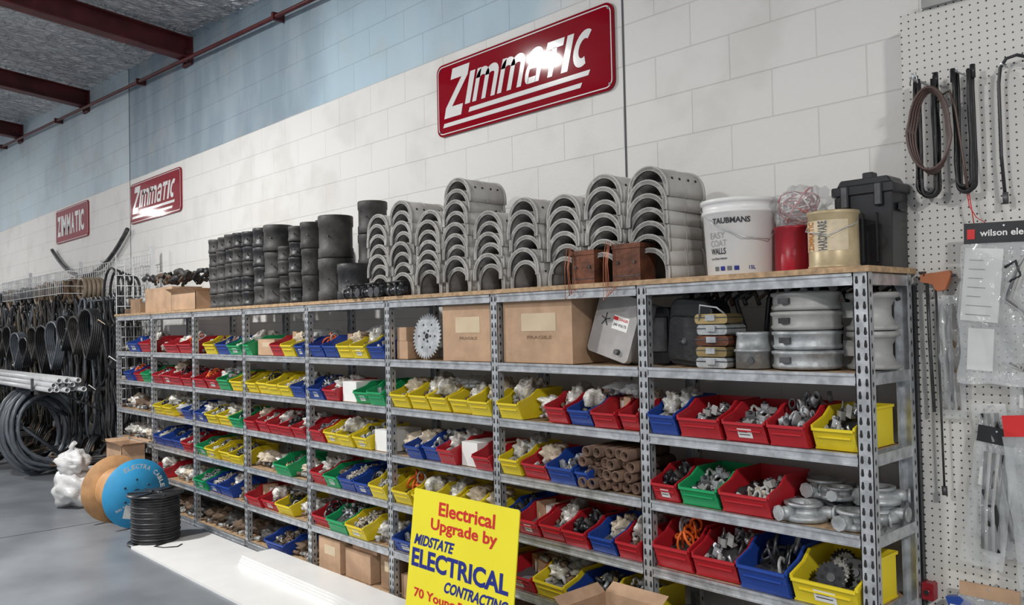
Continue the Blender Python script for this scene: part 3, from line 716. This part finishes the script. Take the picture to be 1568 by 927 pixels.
for k in range(8): mb.cyl((-8.3+.06*k,2.75,TOPZ+.11),(-8.25+.06*k,2.9,TOPZ+.12),.035,R.choice([DUSTY,GALVD,BROWN]),n=10)
mb.build('old_pump_parts')
# ------------------------------------------------------------ pegboard
PY=3.08
pm=bpy.data.materials.new('pegboard_white'); pm.use_nodes=True; nt=pm.node_tree; N=nt.nodes; L=nt.links; b=N['Principled BSDF']; b.inputs['Roughness'].default_value=.45
tc=N.new('ShaderNodeTexCoord'); sp=N.new('ShaderNodeSeparateXYZ'); L.new(tc.outputs['Object'],sp.inputs[0])
def mm(op,a,b_=0):
    n=N.new('ShaderNodeMath'); n.operation=op
    for i,x in enumerate((a,b_)):
        if isinstance(x,(int,float)): n.inputs[i].default_value=x
        else: L.new(x,n.inputs[i])
    return n.outputs[0]
fx=mm('SUBTRACT',mm('FRACT',mm('DIVIDE',mm('ADD',sp.outputs[0],50),.0254)),.5); fz=mm('SUBTRACT',mm('FRACT',mm('DIVIDE',sp.outputs[2],.0254)),.5)
dd=mm('SQRT',mm('ADD',mm('MULTIPLY',fx,fx),mm('MULTIPLY',fz,fz)))
hole=mm('LESS_THAN',dd,.12)
mx=N.new('ShaderNodeMix'); mx.data_type='RGBA'; mx.inputs[6].default_value=(.64,.63,.60,1); mx.inputs[7].default_value=(.03,.03,.03,1); L.new(hole,mx.inputs[0]); L.new(mx.outputs[2],b.inputs['Base Color'])
bp=N.new('ShaderNodeBump'); bp.inputs['Strength'].default_value=.8; bp.inputs['Distance'].default_value=.004; bp.invert=True; L.new(hole,bp.inputs['Height']); L.new(bp.outputs['Normal'],b.inputs['Normal'])
PL=-1.222
mb=MB(); mb.bx(PL,1.2,PY,PY+.006,.1,2.63,pm)
mb.bx(PL,PL+.03,PY+.006,PY+.05,0,2.63,WHITE); mb.bx(.4,.44,PY+.006,PY+.05,0,2.63,WHITE); mb.bx(-1.2,1.2,PY+.006,PY+.04,2.58,2.62,WHITE)
mb.bx(-1.15,1.2,PY+.04,WY-.002,2.5,2.54,STEELD)
peg=mb.build('pegboard_panel')
mb=MB(); mb.bx(-1.222,-1.195,PY-.026,PY-.001,0,1.66,BLACKP); mb.bx(-1.235,-1.18,PY-.03,PY-.001,0,.008,BLACKP); mb.build('black_steel_upright')
def pw(x,yo=.04): return -1.176+(x-1410)*.00205+yo*.36
def pz(y): return 1.56+(479-y)/448
HK=GALV
def hook(mb,x,z,L=.09):
    mb.tube([(x,PY,z),(x,PY-L,z-.004),(x,PY-L-.008,z+.012)],.003,HK,5)
def hairpin(mb,x,z0,z1,w,m,r,n,y):
    for k in range(n):
        ww=w*R.uniform(.75,1.1); pts=[]; xo=R.uniform(-.008,.008); zt=z0-R.uniform(0,.02); zb=z1+R.uniform(0,.03)
        for i in range(7): pts.append((x+xo-ww/2+R.uniform(-.002,.002),y-.007*k,zt-(zt-zb-ww/2)*i/6))
        for i in range(1,8): a=math.pi+math.pi*i/8; pts.append((x+xo+ww/2*math.cos(a),y-.007*k,zb+ww/2+ww/2*math.sin(a)))
        for i in range(7): pts.append((x+xo+ww/2+R.uniform(-.002,.002),y-.007*k,zb+ww/2+(zt-zb-ww/2)*i/6))
        mb.tube(pts,r,m,6)
mb=MB()
hairpin(mb,pw(1427,.06),pz(112),pz(306),.06,BLACK,.0062,4,PY-.05); hairpin(mb,pw(1484,.06),pz(112),pz(302),.055,BLACK,.0062,5,PY-.05)
for xx_ in (1411,1443,1470,1500): mb.cyl((pw(xx_,.06),PY-.06,pz(130)),(pw(xx_,.06),PY-.06,pz(110)),.009,BLACKP,n=8)
hook(mb,pw(1418),pz(115));hook(mb,pw(1485),pz(118))
mb.build('hanging_black_cable')
mb=MB()
for k in range(4):
    pts=[]
    for i in range(24):
        a=2*math.pi*i/24; pts.append((pw(1432,.1)+(.055+.006*k)*math.sin(a)*(1.0 if math.cos(a)<0 else .9),PY-.09-.008*k,(pz(140)+pz(268))/2+.004*k+(.14)*math.cos(a)))
    mb.tube(pts,.005,BRHOSE,6,True)
mb.tube([(pw(1450,.1),PY-.09,pz(150)),(pw(1462,.1),PY-.09,pz(145)),(pw(1470,.1),PY-.09,pz(175)),(pw(1480,.1),PY-.09,pz(260)),(pw(1484,.1),PY-.09,pz(295))],.004,BRHOSE,6)
mb.build('brown_cable_loop')
mb=MB(); hook(mb,pw(1420),pz(118),.11)
mb.tube([(pw(1412),PY-.1,pz(125)),(pw(1416),PY-.1,pz(108)),(pw(1422),PY-.1,pz(108)),(pw(1425),PY-.1,pz(125))],.0025,GALV,5)
mb.build('wall_hook')
mb=MB(); mb.tube([(pw(1590),PY-.03,pz(118)),(pw(1565),PY-.04,pz(108)),(pw(1550),PY-.04,pz(110)),(pw(1541),PY-.04,pz(122)),(pw(1538),PY-.04,pz(145)),(pw(1538),PY-.04,pz(250)),(pw(1542),PY-.04,pz(318))],.0055,BLACKP,8)
mb.cyl((pw(1542),PY-.04,pz(305)),(pw(1542),PY-.04,pz(322)),.009,STEELD,n=8)
mb.cyl((pw(1545),PY,pz(118)),(pw(1545),PY-.06,pz(118)),.003,HK); mb.build('bent_black_pipe')
mb=MB(); mb.tube([(pw(1487),PY-.05,pz(298)),(pw(1490),PY-.05,pz(320)),(pw(1500),PY-.05,pz(338)),(pw(1515),PY-.05,pz(348))],.0018,TXTR,4); mb.tube([(pw(1490),PY-.05,pz(298)),(pw(1494),PY-.05,pz(330)),(pw(1496),PY-.05,pz(348))],.0018,TXTR,4); mb.build('red_lead_wire')
def pack(x0,x1,y0,ym,y1,hdr,body,logo,inner,yo=.06,name='packaged_electrical_part',tilt=0):
    mb=MB(); M=T((pw(x0,yo)+pw(x1,yo))/2,PY-yo,pz(y0))@Rt(tilt,'Y')
    w=pw(x1)-pw(x0); a=pz(ym)-pz(y0); c=pz(y1)-pz(y0)
    if hdr: mb.bx(-w*.46,w*.46,-.004,.004,a,0,hdr,M)
    vs=[];fs=[];nx,nz=18,26
    for sgn in (1,-1):
        for j in range(nz+1):
            for i in range(nx+1):
                u=i/nx;v=j/nz; bul=.018*math.sin(math.pi*u)**.6*math.sin(math.pi*min(1,v+.02))**.5 if 0<u<1 else 0
                edge=1+.08*noise.noise(Vector((v*6,x0*.1,u)))
                vs.append(((u-.5)*w*edge*(1+.06*v),-sgn*bul*(1+1.4*noise.noise(Vector((u*6,v*9,sgn+x0)))) -sgn*.001,a+(c-a)*v*(1+.03*noise.noise(Vector((u*4,x0,0))))))
    o=(nx+1)*(nz+1)
    for k in (0,o):
        for j in range(nz):
            for i in range(nx): q=k+j*(nx+1)+i; fs.append((q,q+1,q+nx+2,q+nx+1))
    mb.add(vs,fs,body,M,True)
    if logo: mb.bx(-w*.42,-w*.33,-.0055,-.004,a*.78,a*.3,TXTR,M); text(mb,logo,-w*.27,a*.66,w*.54,-a*.32,-.006,LBL,M)
    if inner=='paper':
        mb.bx(-w*.42,w*.02,-.002,-.001,c*.62,a*1.3,LBL,M@Rt(4,'Y')); mb.bx(-w*.36,-w*.06,-.002,-.001,c*.92,c*.66,LBL,M@Rt(2,'Y'))
        for k in range(7): mb.bx(-w*.36,-w*.30+w*R.uniform(.08,.24),-.0035,-.0022,a*1.9+(c-a)*.065*k,a*1.9+(c-a)*.065*k+.002,GREYD,M@Rt(4,'Y'))
        for k in range(4):
            mb.tube([(w*.30,-.006,a*1.3),(w*.10+.01*k,-.012,a*2.5),(w*.0+.01*k,-.012,(a+c)*.42),(w*.2+.01*k,-.012,c*.55),(w*.36,-.012,c*.72),(w*.22,-.012,c*.9),(w*.0+.02*k,-.012,c*.86)],.006,[GREYP,GREYD,GREYP,LGREY][k],6,M=M)
        mb.tube([(w*.02,-.012,a*2.2),(w*.14,-.014,a*1.9),(w*.20,-.014,a*2.6),(w*.06,-.014,a*2.9)],.005,BLACKP,6,M=M)
    elif inner=='tube':
        for k in range(3): mb.tube([((-.25+.22*k)*w,0,a-.03),((-.2+.2*k)*w,-.004,(a+c)/2),((-.22+.25*k)*w,0,c+.03)],.007,[GREYP,GREYD,BROWN][k],6,M=M)
    elif inner=='dark':
        for k in range(5): mb.tube([((-.2+.1*k)*w,0,a-.03),((-.1+.08*k)*w,-.006,(a+c)/2),((.0+.09*k)*w,0,c+.06)],.008,[BLACKP,GREYP][k%2],6,M=M)
        mb.bx(-w*.3,w*.1,-.003,0,a+(c-a)*.35,a+(c-a)*.2,LBL,M)
    elif inner=='white':
        mb.ex([(-w*.20,a*3),(w*.0,a*3.2),(w*.15,c+.02),(-w*.12,c+.02)],'y',-.01,.01,WHITE,M)
        for k in range(4): mb.tube([((.0+.08*k)*w,0,a-.02),((.05+.1*k)*w,-.008,(a+c)/2),((.1+.08*k)*w,0,c+.05)],.006,GREYD,6,M=M)
    mb.cyl((0,-.006,-.012 if hdr else a-.008),(0,yo,-.012 if hdr else a-.008),.003,HK,M=M)
    mb.build(name)
pack(1474,1600,350,380,585,BLACKP,BAGC,'wilson elec','paper',.10,tilt=2)
pack(1430,1472,445,452,640,None,BAGC,None,'tube',.035)
pack(1478,1530,600,615,840,None,BAGC,None,'dark',.05,tilt=-5)
pack(1488,1548,648,672,855,BLACKP,BAGC,None,'dark',.07,tilt=8)
pack(1520,1610,625,655,870,TXTR,BAGC,None,'white',.10,tilt=-5)
pack(1540,1610,560,575,700,None,BAGC,None,'dark',.05,tilt=3)
pack(1450,1545,880,900,990,CARD,BAGC,None,'tube',.07)
mb=MB()
M=T(pw(1432,.05),PY-.04,pz(430)); mb.ex([(-.05,.025),(.045,.035),(.05,.02),(.03,-.03),(.0,-.035),(-.01,-.01),(-.05,0)],'y',-.012,.012,CLAMP,M)
mb.cyl((-.06,0,.012),(.06,0,.018),.005,STEELD,M=M)
mb.tube([(.0,-.01,-.03),(.003,-.01,-.35),(.006,-.01,-.70)],.004,STEELD,6,M=M); mb.tube([(-.03,-.005,-.0),(-.028,-.005,-.2),(-.02,-.005,-.45)],.006,STEELD,6,M=M)
mb.cyl((.006,-.01,-.70),(.007,-.01,-.73),.009,STEELD,M=M,n=6)
mb.cyl((0,0,.0),(0,.04,.0),.003,HK,M=M)
mb.build('orange_pipe_clamp')
mb=MB()
for k in range(4): mb.tube([(pw(1405)+.006*k,PY-.03,pz(415)),(pw(1415),PY-.05,pz(420)),(pw(1425)+.006*k,PY-.03,pz(418))],.005,[STEELD,RUST][k%2],5)
mb.build('small_wrench')
mb=MB(); M=T(pw(1455,.06),PY-.06,pz(922)); mb.ex([(-.045,.03),(.0,.04),(.03,.02),(.045,-.03),(.02,-.05),(-.02,-.04)],'y',-.015,.015,BLU,M); mb.bx(-.03,.02,-.017,-.015,-.01,.01,LBL,M); mb.cyl((0,0,0),(0,.06,0),.003,HK,M=M); mb.build('blue_blister_pack')
mb=MB(); M=T(pw(1402),PY-.03,pz(912)); mb.bx(-.02,.02,-.012,.03,-.03,.03,REDTIN,M); mb.cyl((0,-.012,0),(0,-.02,0),.012,BLACKP,M=M); mb.build('red_isolator_switch',bevel=.003)
mb=MB(); mb.bx(pw(1420),pw(1500),PY-.02,PY+.05,2.63,2.66,GREYP); mb.tube([(pw(1440),PY,2.66),(pw(1450),PY-.03,2.72),(pw(1475),PY,2.665)],.008,GREYP,6); mb.build('cable_tray_bracket')
# ------------------------------------------------------------ yellow corflute sign
SX0,SX1=-3.275,-2.545; SW=SX1-SX0
mb=MB(); M=T(SX0,2.30,.022)@Rt(-7,'X'); H=.765
mb.ex(rrect(0,SW,0,H,.012),'y',0,.005,SIGNY,M)
def ln(t,u0,u1,top,h,m,sh=0,bold=.025): text(mb,t,u0*SW,H-top-h,(u1-u0)*SW-(.3*h if sh else 0),h,-.0012,m,M,bold,0,.3 if sh else 0)
ln('Electrical',.27,.80,.040,.062,TXTR); ln('Upgrade by',.20,.83,.118,.068,TXTR)
ln('MIDSTATE',.04,.45,.205,.050,TXTB,.3,.035); ln('ELECTRICAL',.03,.95,.270,.086,TXTB,0,.035)
ln('CONTRACTING',.37,.96,.378,.050,TXTB,.3,.035); ln('70 Young Rd Cowra',.08,.96,.447,.055,TXTR); ln('6342 5277',.25,.80,.525,.06,TXTR)
ln('Solar  Pumps  Lighting',.08,.95,.62,.04,TXTB)
mb.build('yellow_corflute_sign')
mb=MB(); mb.bx(-6.30,-4.1,2.10,2.665,0,.016,BOARD); mb.build('white_panel_board')
mb=MB()
for i in range(4): mb.bx(0,2.0-.02*i,-.14+.004*i,.09,.0165*i,.0165*i+.015,BOARD,T(-5.28+.008*i,2.57,.0165))
mb.build('white_panel_offcut_stack')
carton(-2.27,-1.99,2.34,2.60,0,.46,m=CARD,flaps=True,name='open_cardboard_box')
# ------------------------------------------------------------ reels on floor
mb=MB(); M=T(-6.37,2.30,0)
mb.lathe([(0,0),(.195,0),(.195,.012),(.12,.012)],BLACKP,M,40,True,False)
for k in range(17):
    rr=.172 if k%2 else .168
    mb.lathe([(rr-.010,.02+k*.019),(rr,.0255+k*.019),(rr,.0335+k*.019),(rr-.010,.038+k*.019)],BLACK,M,36,True,False)
mb.lathe([(.04,.345),(.14,.345),(.165,.345),(.198,.352),(.198,.364),(.06,.364),(.045,.36),(.04,.345)],BLACKP,M,40,True,False)
mb.lathe([(.165,.02),(.165,.345)],BLACK,M,36)
for a in range(6): mb.bx(.05,.19,-.008,.008,.364,.372,BLACKP,M@Rt(a*60,'Z'))
mb.tube([(.17,.0,.03),(.20,-.08,.012),(.28,-.05,.012),(.33,.03,.012),(.28,.08,.012)],.010,BLACK,6,M=M)
mb.build('black_cable_reel')
mb=MB(); M=T(-6.95,2.36,.27)@Rt(8,'Z')@Rt(90,'Y')
def flange(z,front,back,rad=.27):
    mb.lathe([(.0,z),(rad,z),(rad,z+.014),(.03,z+.014),(.0,z+.014)],front,M,48,True,False)
flange(0,REELB,PLY); 
flange(-.36,PLY,PLY)
mb.lathe([(.15,-.346),(.15,0)],PLY,M,32)
RC=mat('reel_cable',(.55,.30,.13),.5)
for k in range(11):
    z=-.335+k*.03; mb.lathe([(.15,z),(.175,z+.008),(.175,z+.02),(.15,z+.028)],RC,M,32,True,False)
mb.lathe([(.0,.0155),(.035,.0155),(.035,.016)],HOLE,M,20,True)
for a in range(6):
    an=a*math.pi/3; mb.cyl((.11*math.cos(an),.11*math.sin(an),.014),(.11*math.cos(an),.11*math.sin(an),.02),.009,STEELD,M=M,n=8)
MT=T(-6.95,2.36,.27)@Rt(8,'Z')@T(.0155,0,0)@Rt(90,'Z')
def arcword(t,a0,a1,r0,h):
    st=(a0-a1)/max(1,len(t)-1)
    for i,c in enumerate(t):
        if c==' ': continue
        Q=MT@Matrix.Rotation(math.radians((90-(a0-st*i))),4,'Y')
        text(mb,c,-h*.38,r0,h*.75,h,0,LBL,Q,.03)
arcword('ELECTRA CABLES',115,0,.195,.036)
mb.bx(-.07,.05,-.001,0,-.20,-.10,LBL,MT@Rt(15,'Y')); text(mb,'ROLL THIS WAY',-.2,-.06,.16,.02,-.0015,LBL,MT@Rt(-20,'Y'),.02)
mb.build('cable_drum')
# white rubbish bag and small cartons beside the drum
mb=MB()
mb.blob((-8.20,2.24,.17),(.20,.16,.165),WBAG,4,.16,2.0,36,22); mb.blob((-8.18,2.24,.40),(.15,.13,.11),WBAG,9,.2,2.4,30,18)
mb.tube([(-8.18,2.24,.48),(-8.16,2.22,.54),(-8.12,2.24,.58)],.022,WBAG,7)
mb.build('white_plastic_sack')
carton(-8.52,-8.25,2.36,2.62,0,.30,m=WRAP,tape=False)
carton(-8.05,-7.65,2.48,2.68,0,.56,m=CARD,flaps=True,name='open_cardboard_box')
mb=MB()
M=T(-10.4,2.50,.50)@Rt(12,'Z')@Rt(80,'Y')
for k in range(14):
    rr=.40+R.uniform(-.09,.03)
    pts=[((rr+.02*math.sin(3*a*.262+k))*math.cos(a*.262)*1.1,(rr)*math.sin(a*.262)*.92,-.16+k*.028+.02*math.sin(a*.262*2+k)) for a in range(24)]
    mb.tube(pts,.022,COND,8,True,M)
mb.tube([(-.1,.3,.1),(-.3,-.1,.16),(-.1,-.3,.14),(.3,.1,.18)],.02,COND,8,M=M)
mb.build('flexible_conduit_coil')
mb=MB(); M=T(-11.6,2.25,.36)@Rt(30,'Z')@Rt(80,'Y')
for k in range(10):
    rr=.32+R.uniform(-.05,.02); mb.tube([(rr*math.cos(a*.262),rr*math.sin(a*.262),-.12+k*.03) for a in range(24)],.016,BLACK,7,True,M)
mb.build('black_hose_coil')
mb=MB()
for r_ in range(3):
    for k in range(6-r_):
        y=2.28+.052*k+.026*r_; z=1.0+.045*r_; x1=-8.95+R.uniform(-.15,.1)
        Q=T(x1,y,z)@Rt(-90,'Y'); mb.lathe([(.020,0),(.025,0),(.025,4.6),(.020,4.6),(.02,0)],PVCG,Q,12,True,False)
mb.build('pvc_pipe_bundle')
mb=MB()
for x in (-9.5,-11.3,-13.2):
    mb.bx(x-.02,x+.02,2.22,3.10,.935,.974,STEELD); mb.bx(x-.02,x+.02,2.22,2.24,.935,1.10,STEELD); mb.bx(x-.02,x+.02,3.065,3.105,0,1.2,STEELD)
    mb.tube([(x,3.08,.62),(x,2.5,.93)],.012,STEELD,6)
mb.build('pipe_rack_stand')
# ------------------------------------------------------------ cable rack on wall
mb=MB(); GX0,GX1=-15.6,-8.55; gy=3.06
for k in range(int((GX1-GX0)/.075)+1): mb.tube([(GX0+.075*k,gy,.8),(GX0+.075*k,gy,2.32)],.0045,GRID,4)
for k in range(21): mb.tube([(GX0,gy,.82+.075*k),(GX1,gy,.82+.075*k)],.0045,GRID,4)
for x in (GX0,-13.2,-10.9,GX1): mb.bx(x-.02,x+.02,gy+.005,gy+.045,0,2.4,GRID); mb.bx(x-.02,x+.02,gy+.045,WY-.002,2.1,2.14,GRID)
by=2.62
for z in (1.98,2.06,2.14,2.22): mb.tube([(-12.6,by,z),(-9.9,by,z)],.004,GRID,4)
for k in range(37): mb.tube([(-12.6+.075*k,by,1.98),(-12.6+.075*k,by,2.22)],.004,GRID,4)
for x in (-12.6,-9.9):
    for z in (1.98,2.06,2.14,2.22): mb.tube([(x,by,z),(x,gy,z)],.004,GRID,4)
for x in (GX1,):
    for z in [.9+.1*i for i in range(14)]: mb.tube([(x,gy,z),(x,gy-.32,z)],.0045,GRID,4)
    for j in range(5): mb.tube([(x,gy-.08*j,.85),(x,gy-.08*j,2.3)],.0045,GRID,4)
for k in range(46): 
    x=-8.75-.145*k; mb.tube([(x,gy,1.9),(x,gy-.22,1.89),(x,gy-.24,1.93)],.005,GALVD,5)
mb.build('wire_grid_rack')
mb=MB()
cm=[BLACK,BLACK,BLACKP,DUSTY,BLACK,BLACKP,COND,TAN,BLACK,BLACKP,DUSTY]
for k in range(84):
    x=-8.72-.080*k; Ln=R.uniform(.75,1.65); w=R.uniform(.16,.42); m=R.choice(cm); r=R.uniform(.009,.017); zt=1.92+R.uniform(-.14,.08)
    if k<12: zt-=R.uniform(.0,.35); 
    for q in range(5 if k>12 else 3):
        pts=[];ww=w*R.uniform(.5,1.2);l2=min(Ln*R.uniform(.7,1.1),zt-.03); y=gy-.05-.055*q; sw=R.uniform(-.16,.16); mq=m if R.random()<.7 else R.choice(cm)
        for i in range(22):
            a=2*math.pi*i/22; s_=math.sin(a); c_=math.cos(a)
            zz=zt-l2/2+l2/2*c_; f=.35+.65*min(1,(1-c_)*.9)
            pts.append((x+ww/2*s_*f+.03*math.sin(k+q)+sw*(1-c_)/2+.03*noise.noise(Vector((i*.8,k*3.1,q*5.0))),y+.015*math.sin(3*a+k),zz))
        mb.tube(pts,r,mq,6,True)
    if k%5==0: 
        z=R.uniform(1.1,1.6); mb.cyl((x-.05,gy-.15,z),(x+.05,gy-.15,z+.02),.06,BLACK,n=10)
    if k%4==0:
        z=R.uniform(.9,1.7); mb.tube([(x-.09,gy-.32,z),(x,gy-.34,z+.02),(x+.09,gy-.30,z-.03)],.005,[LBL,TAPE][(k//4)%2],5)
# fat wound coils hanging in the middle
for k in range(14):
    x=-9.3-.42*k; rr=R.uniform(.14,.22); z=R.uniform(1.25,1.6)
    for q in range(5): mb.tube([(x+rr*math.cos(a*.393),gy-.30-.02*q+.02*math.sin(a*.393*2),z+rr*1.3*math.sin(a*.393)) for a in range(16)],.014,[BLACK,DUSTY,BLACKP,COND][k%4],6,True)
mb.build('hanging_cable_coils')
mb=MB()
for k in range(36):
    x=R.uniform(-12.6,-8.8); y=R.uniform(2.70,2.85); rr=R.uniform(.15,.28); 
    Q=T(x,y,rr+.02 if k%2 else .1+R.uniform(0,.25))@Rt(R.uniform(-30,30),'Z')@Rt(70 if k%2 else R.uniform(0,25),'X')
    for q in range(3): mb.tube([(rr*math.cos(a*.393)*(1-.06*q),rr*math.sin(a*.393),.02*q) for a in range(16)],.013,R.choice([BLACK,BLACKP,DUSTY,BROWN]),6,True,Q)
mb.build('tangled_hose_pile')
mb=MB()
for k in range(13):
    x=-9.95-.36*k; rr=R.uniform(.09,.15); m=R.choice([TAN,DUSTY,BLACK,BROWN,STEELD,BLACK]); 
    for q in range(5):
        mb.tube([(x+rr*math.cos(a*.393),gy-.05-.045*q,2.03+rr*.9*math.sin(a*.393)) for a in range(16)],.022,m,6,True)
    mb.tube([(x,gy,2.03+rr*.8),(x,gy-.27,2.03+rr*.8)],.006,GALVD,5)
mb.build('rolled_hose_coils')
mb=MB()
for k in range(5):
    rr=.20+.025*k
    mb.tube([(-8.75-.05*k+rr*.8*math.cos(a*.314),2.98-.04*k,1.90+rr*math.sin(a*.314)) for a in range(20)],.013,BLACK,6,True)
mb.build('black_hose_hoops')
mb=MB()
pts=[]
for i in range(21):
    t=-1+2*i/20; pts.append((-10.9+1.45*t,WY-.05,2.24+.42*t*t))
mb.tube(pts,.024,STEELD,8)
for x in (-11.6,-10.2): mb.cyl((x,WY-.002,2.36),(x,WY-.1,2.36),.008,GALVD)
mb.build('curved_steel_hoop')
# ------------------------------------------------------------ lights
def highbay(x,y,z,P,drop=.3,D=.5):
    mb=MB(); EM=MATS.get('lamp_glow'); k=D/.5
    if not EM:
        EM=bpy.data.materials.new('lamp_glow'); EM.use_nodes=True; bb=EM.node_tree.nodes['Principled BSDF']; bb.inputs['Emission Color'].default_value=(1,.98,.95,1); bb.inputs['Emission Strength'].default_value=14; MATS['lamp_glow']=EM
    M=T(x,y,z)
    mb.lathe([(.0,.16),(.08*k,.16),(.1*k,.08),(.25*k,.03),(.27*k,.0),(.255*k,.0)],STEELD,M,32,True,False)
    mb.lathe([(.0,.004),(.255*k,.004)],EM,M,32,True,False)
    mb.cyl((0,0,.16),(0,0,drop),.008,GALV,M=M)
    mb.build('high_bay_light')
    l=bpy.data.lights.new('high_bay_lamp','AREA'); l.shape='DISK'; l.size=D; l.energy=P; l.color=(1,.985,.96)
    o=bpy.data.objects.new('high_bay_lamp',l); COL.objects.link(o); o.location=(x,y,z-.01)
def ceil(x,y): return cz(x)+.2+SL*(WY-y)
for (x,y,z,P,D_) in ((-6.30,-.06,4.40,275,.30),(2.6,-1.0,3.9,300,.5),(-14.5,-1.0,4.75,260,.5),(-23.1,-1.97,4.75,160,.35),(-2.4,-3.6,4.2,260,.5)):
    highbay(x,y,z,P,max(.18,ceil(x,y)-z),D_)
w=bpy.data.worlds.new('w'); sc.world=w; w.use_nodes=True
w.node_tree.nodes['Background'].inputs[0].default_value=(.93,.95,1,1); w.node_tree.nodes['Background'].inputs[1].default_value=.42
# ------------------------------------------------------------ camera
cd=bpy.data.cameras.new('camera'); cd.sensor_width=36; cd.lens=29.5; cam=bpy.data.objects.new('camera',cd); COL.objects.link(cam)
p=math.radians(1.36); th=.022
f0=Vector((-.731*math.cos(p),.682*math.cos(p),math.sin(p))).normalized(); r0=Vector((.682,.731,0)).normalized(); u0=r0.cross(f0)
r_=r0*math.cos(th)-u0*math.sin(th); u_=r0*math.sin(th)+u0*math.cos(th)
Mx=Matrix((r_,u_,-f0)).transposed().to_4x4(); Mx.translation=(0,0,1.56); cam.matrix_world=Mx
sc.camera=cam
sc.view_settings.view_transform='Standard'; sc.view_settings.look='None'; sc.view_settings.exposure=0
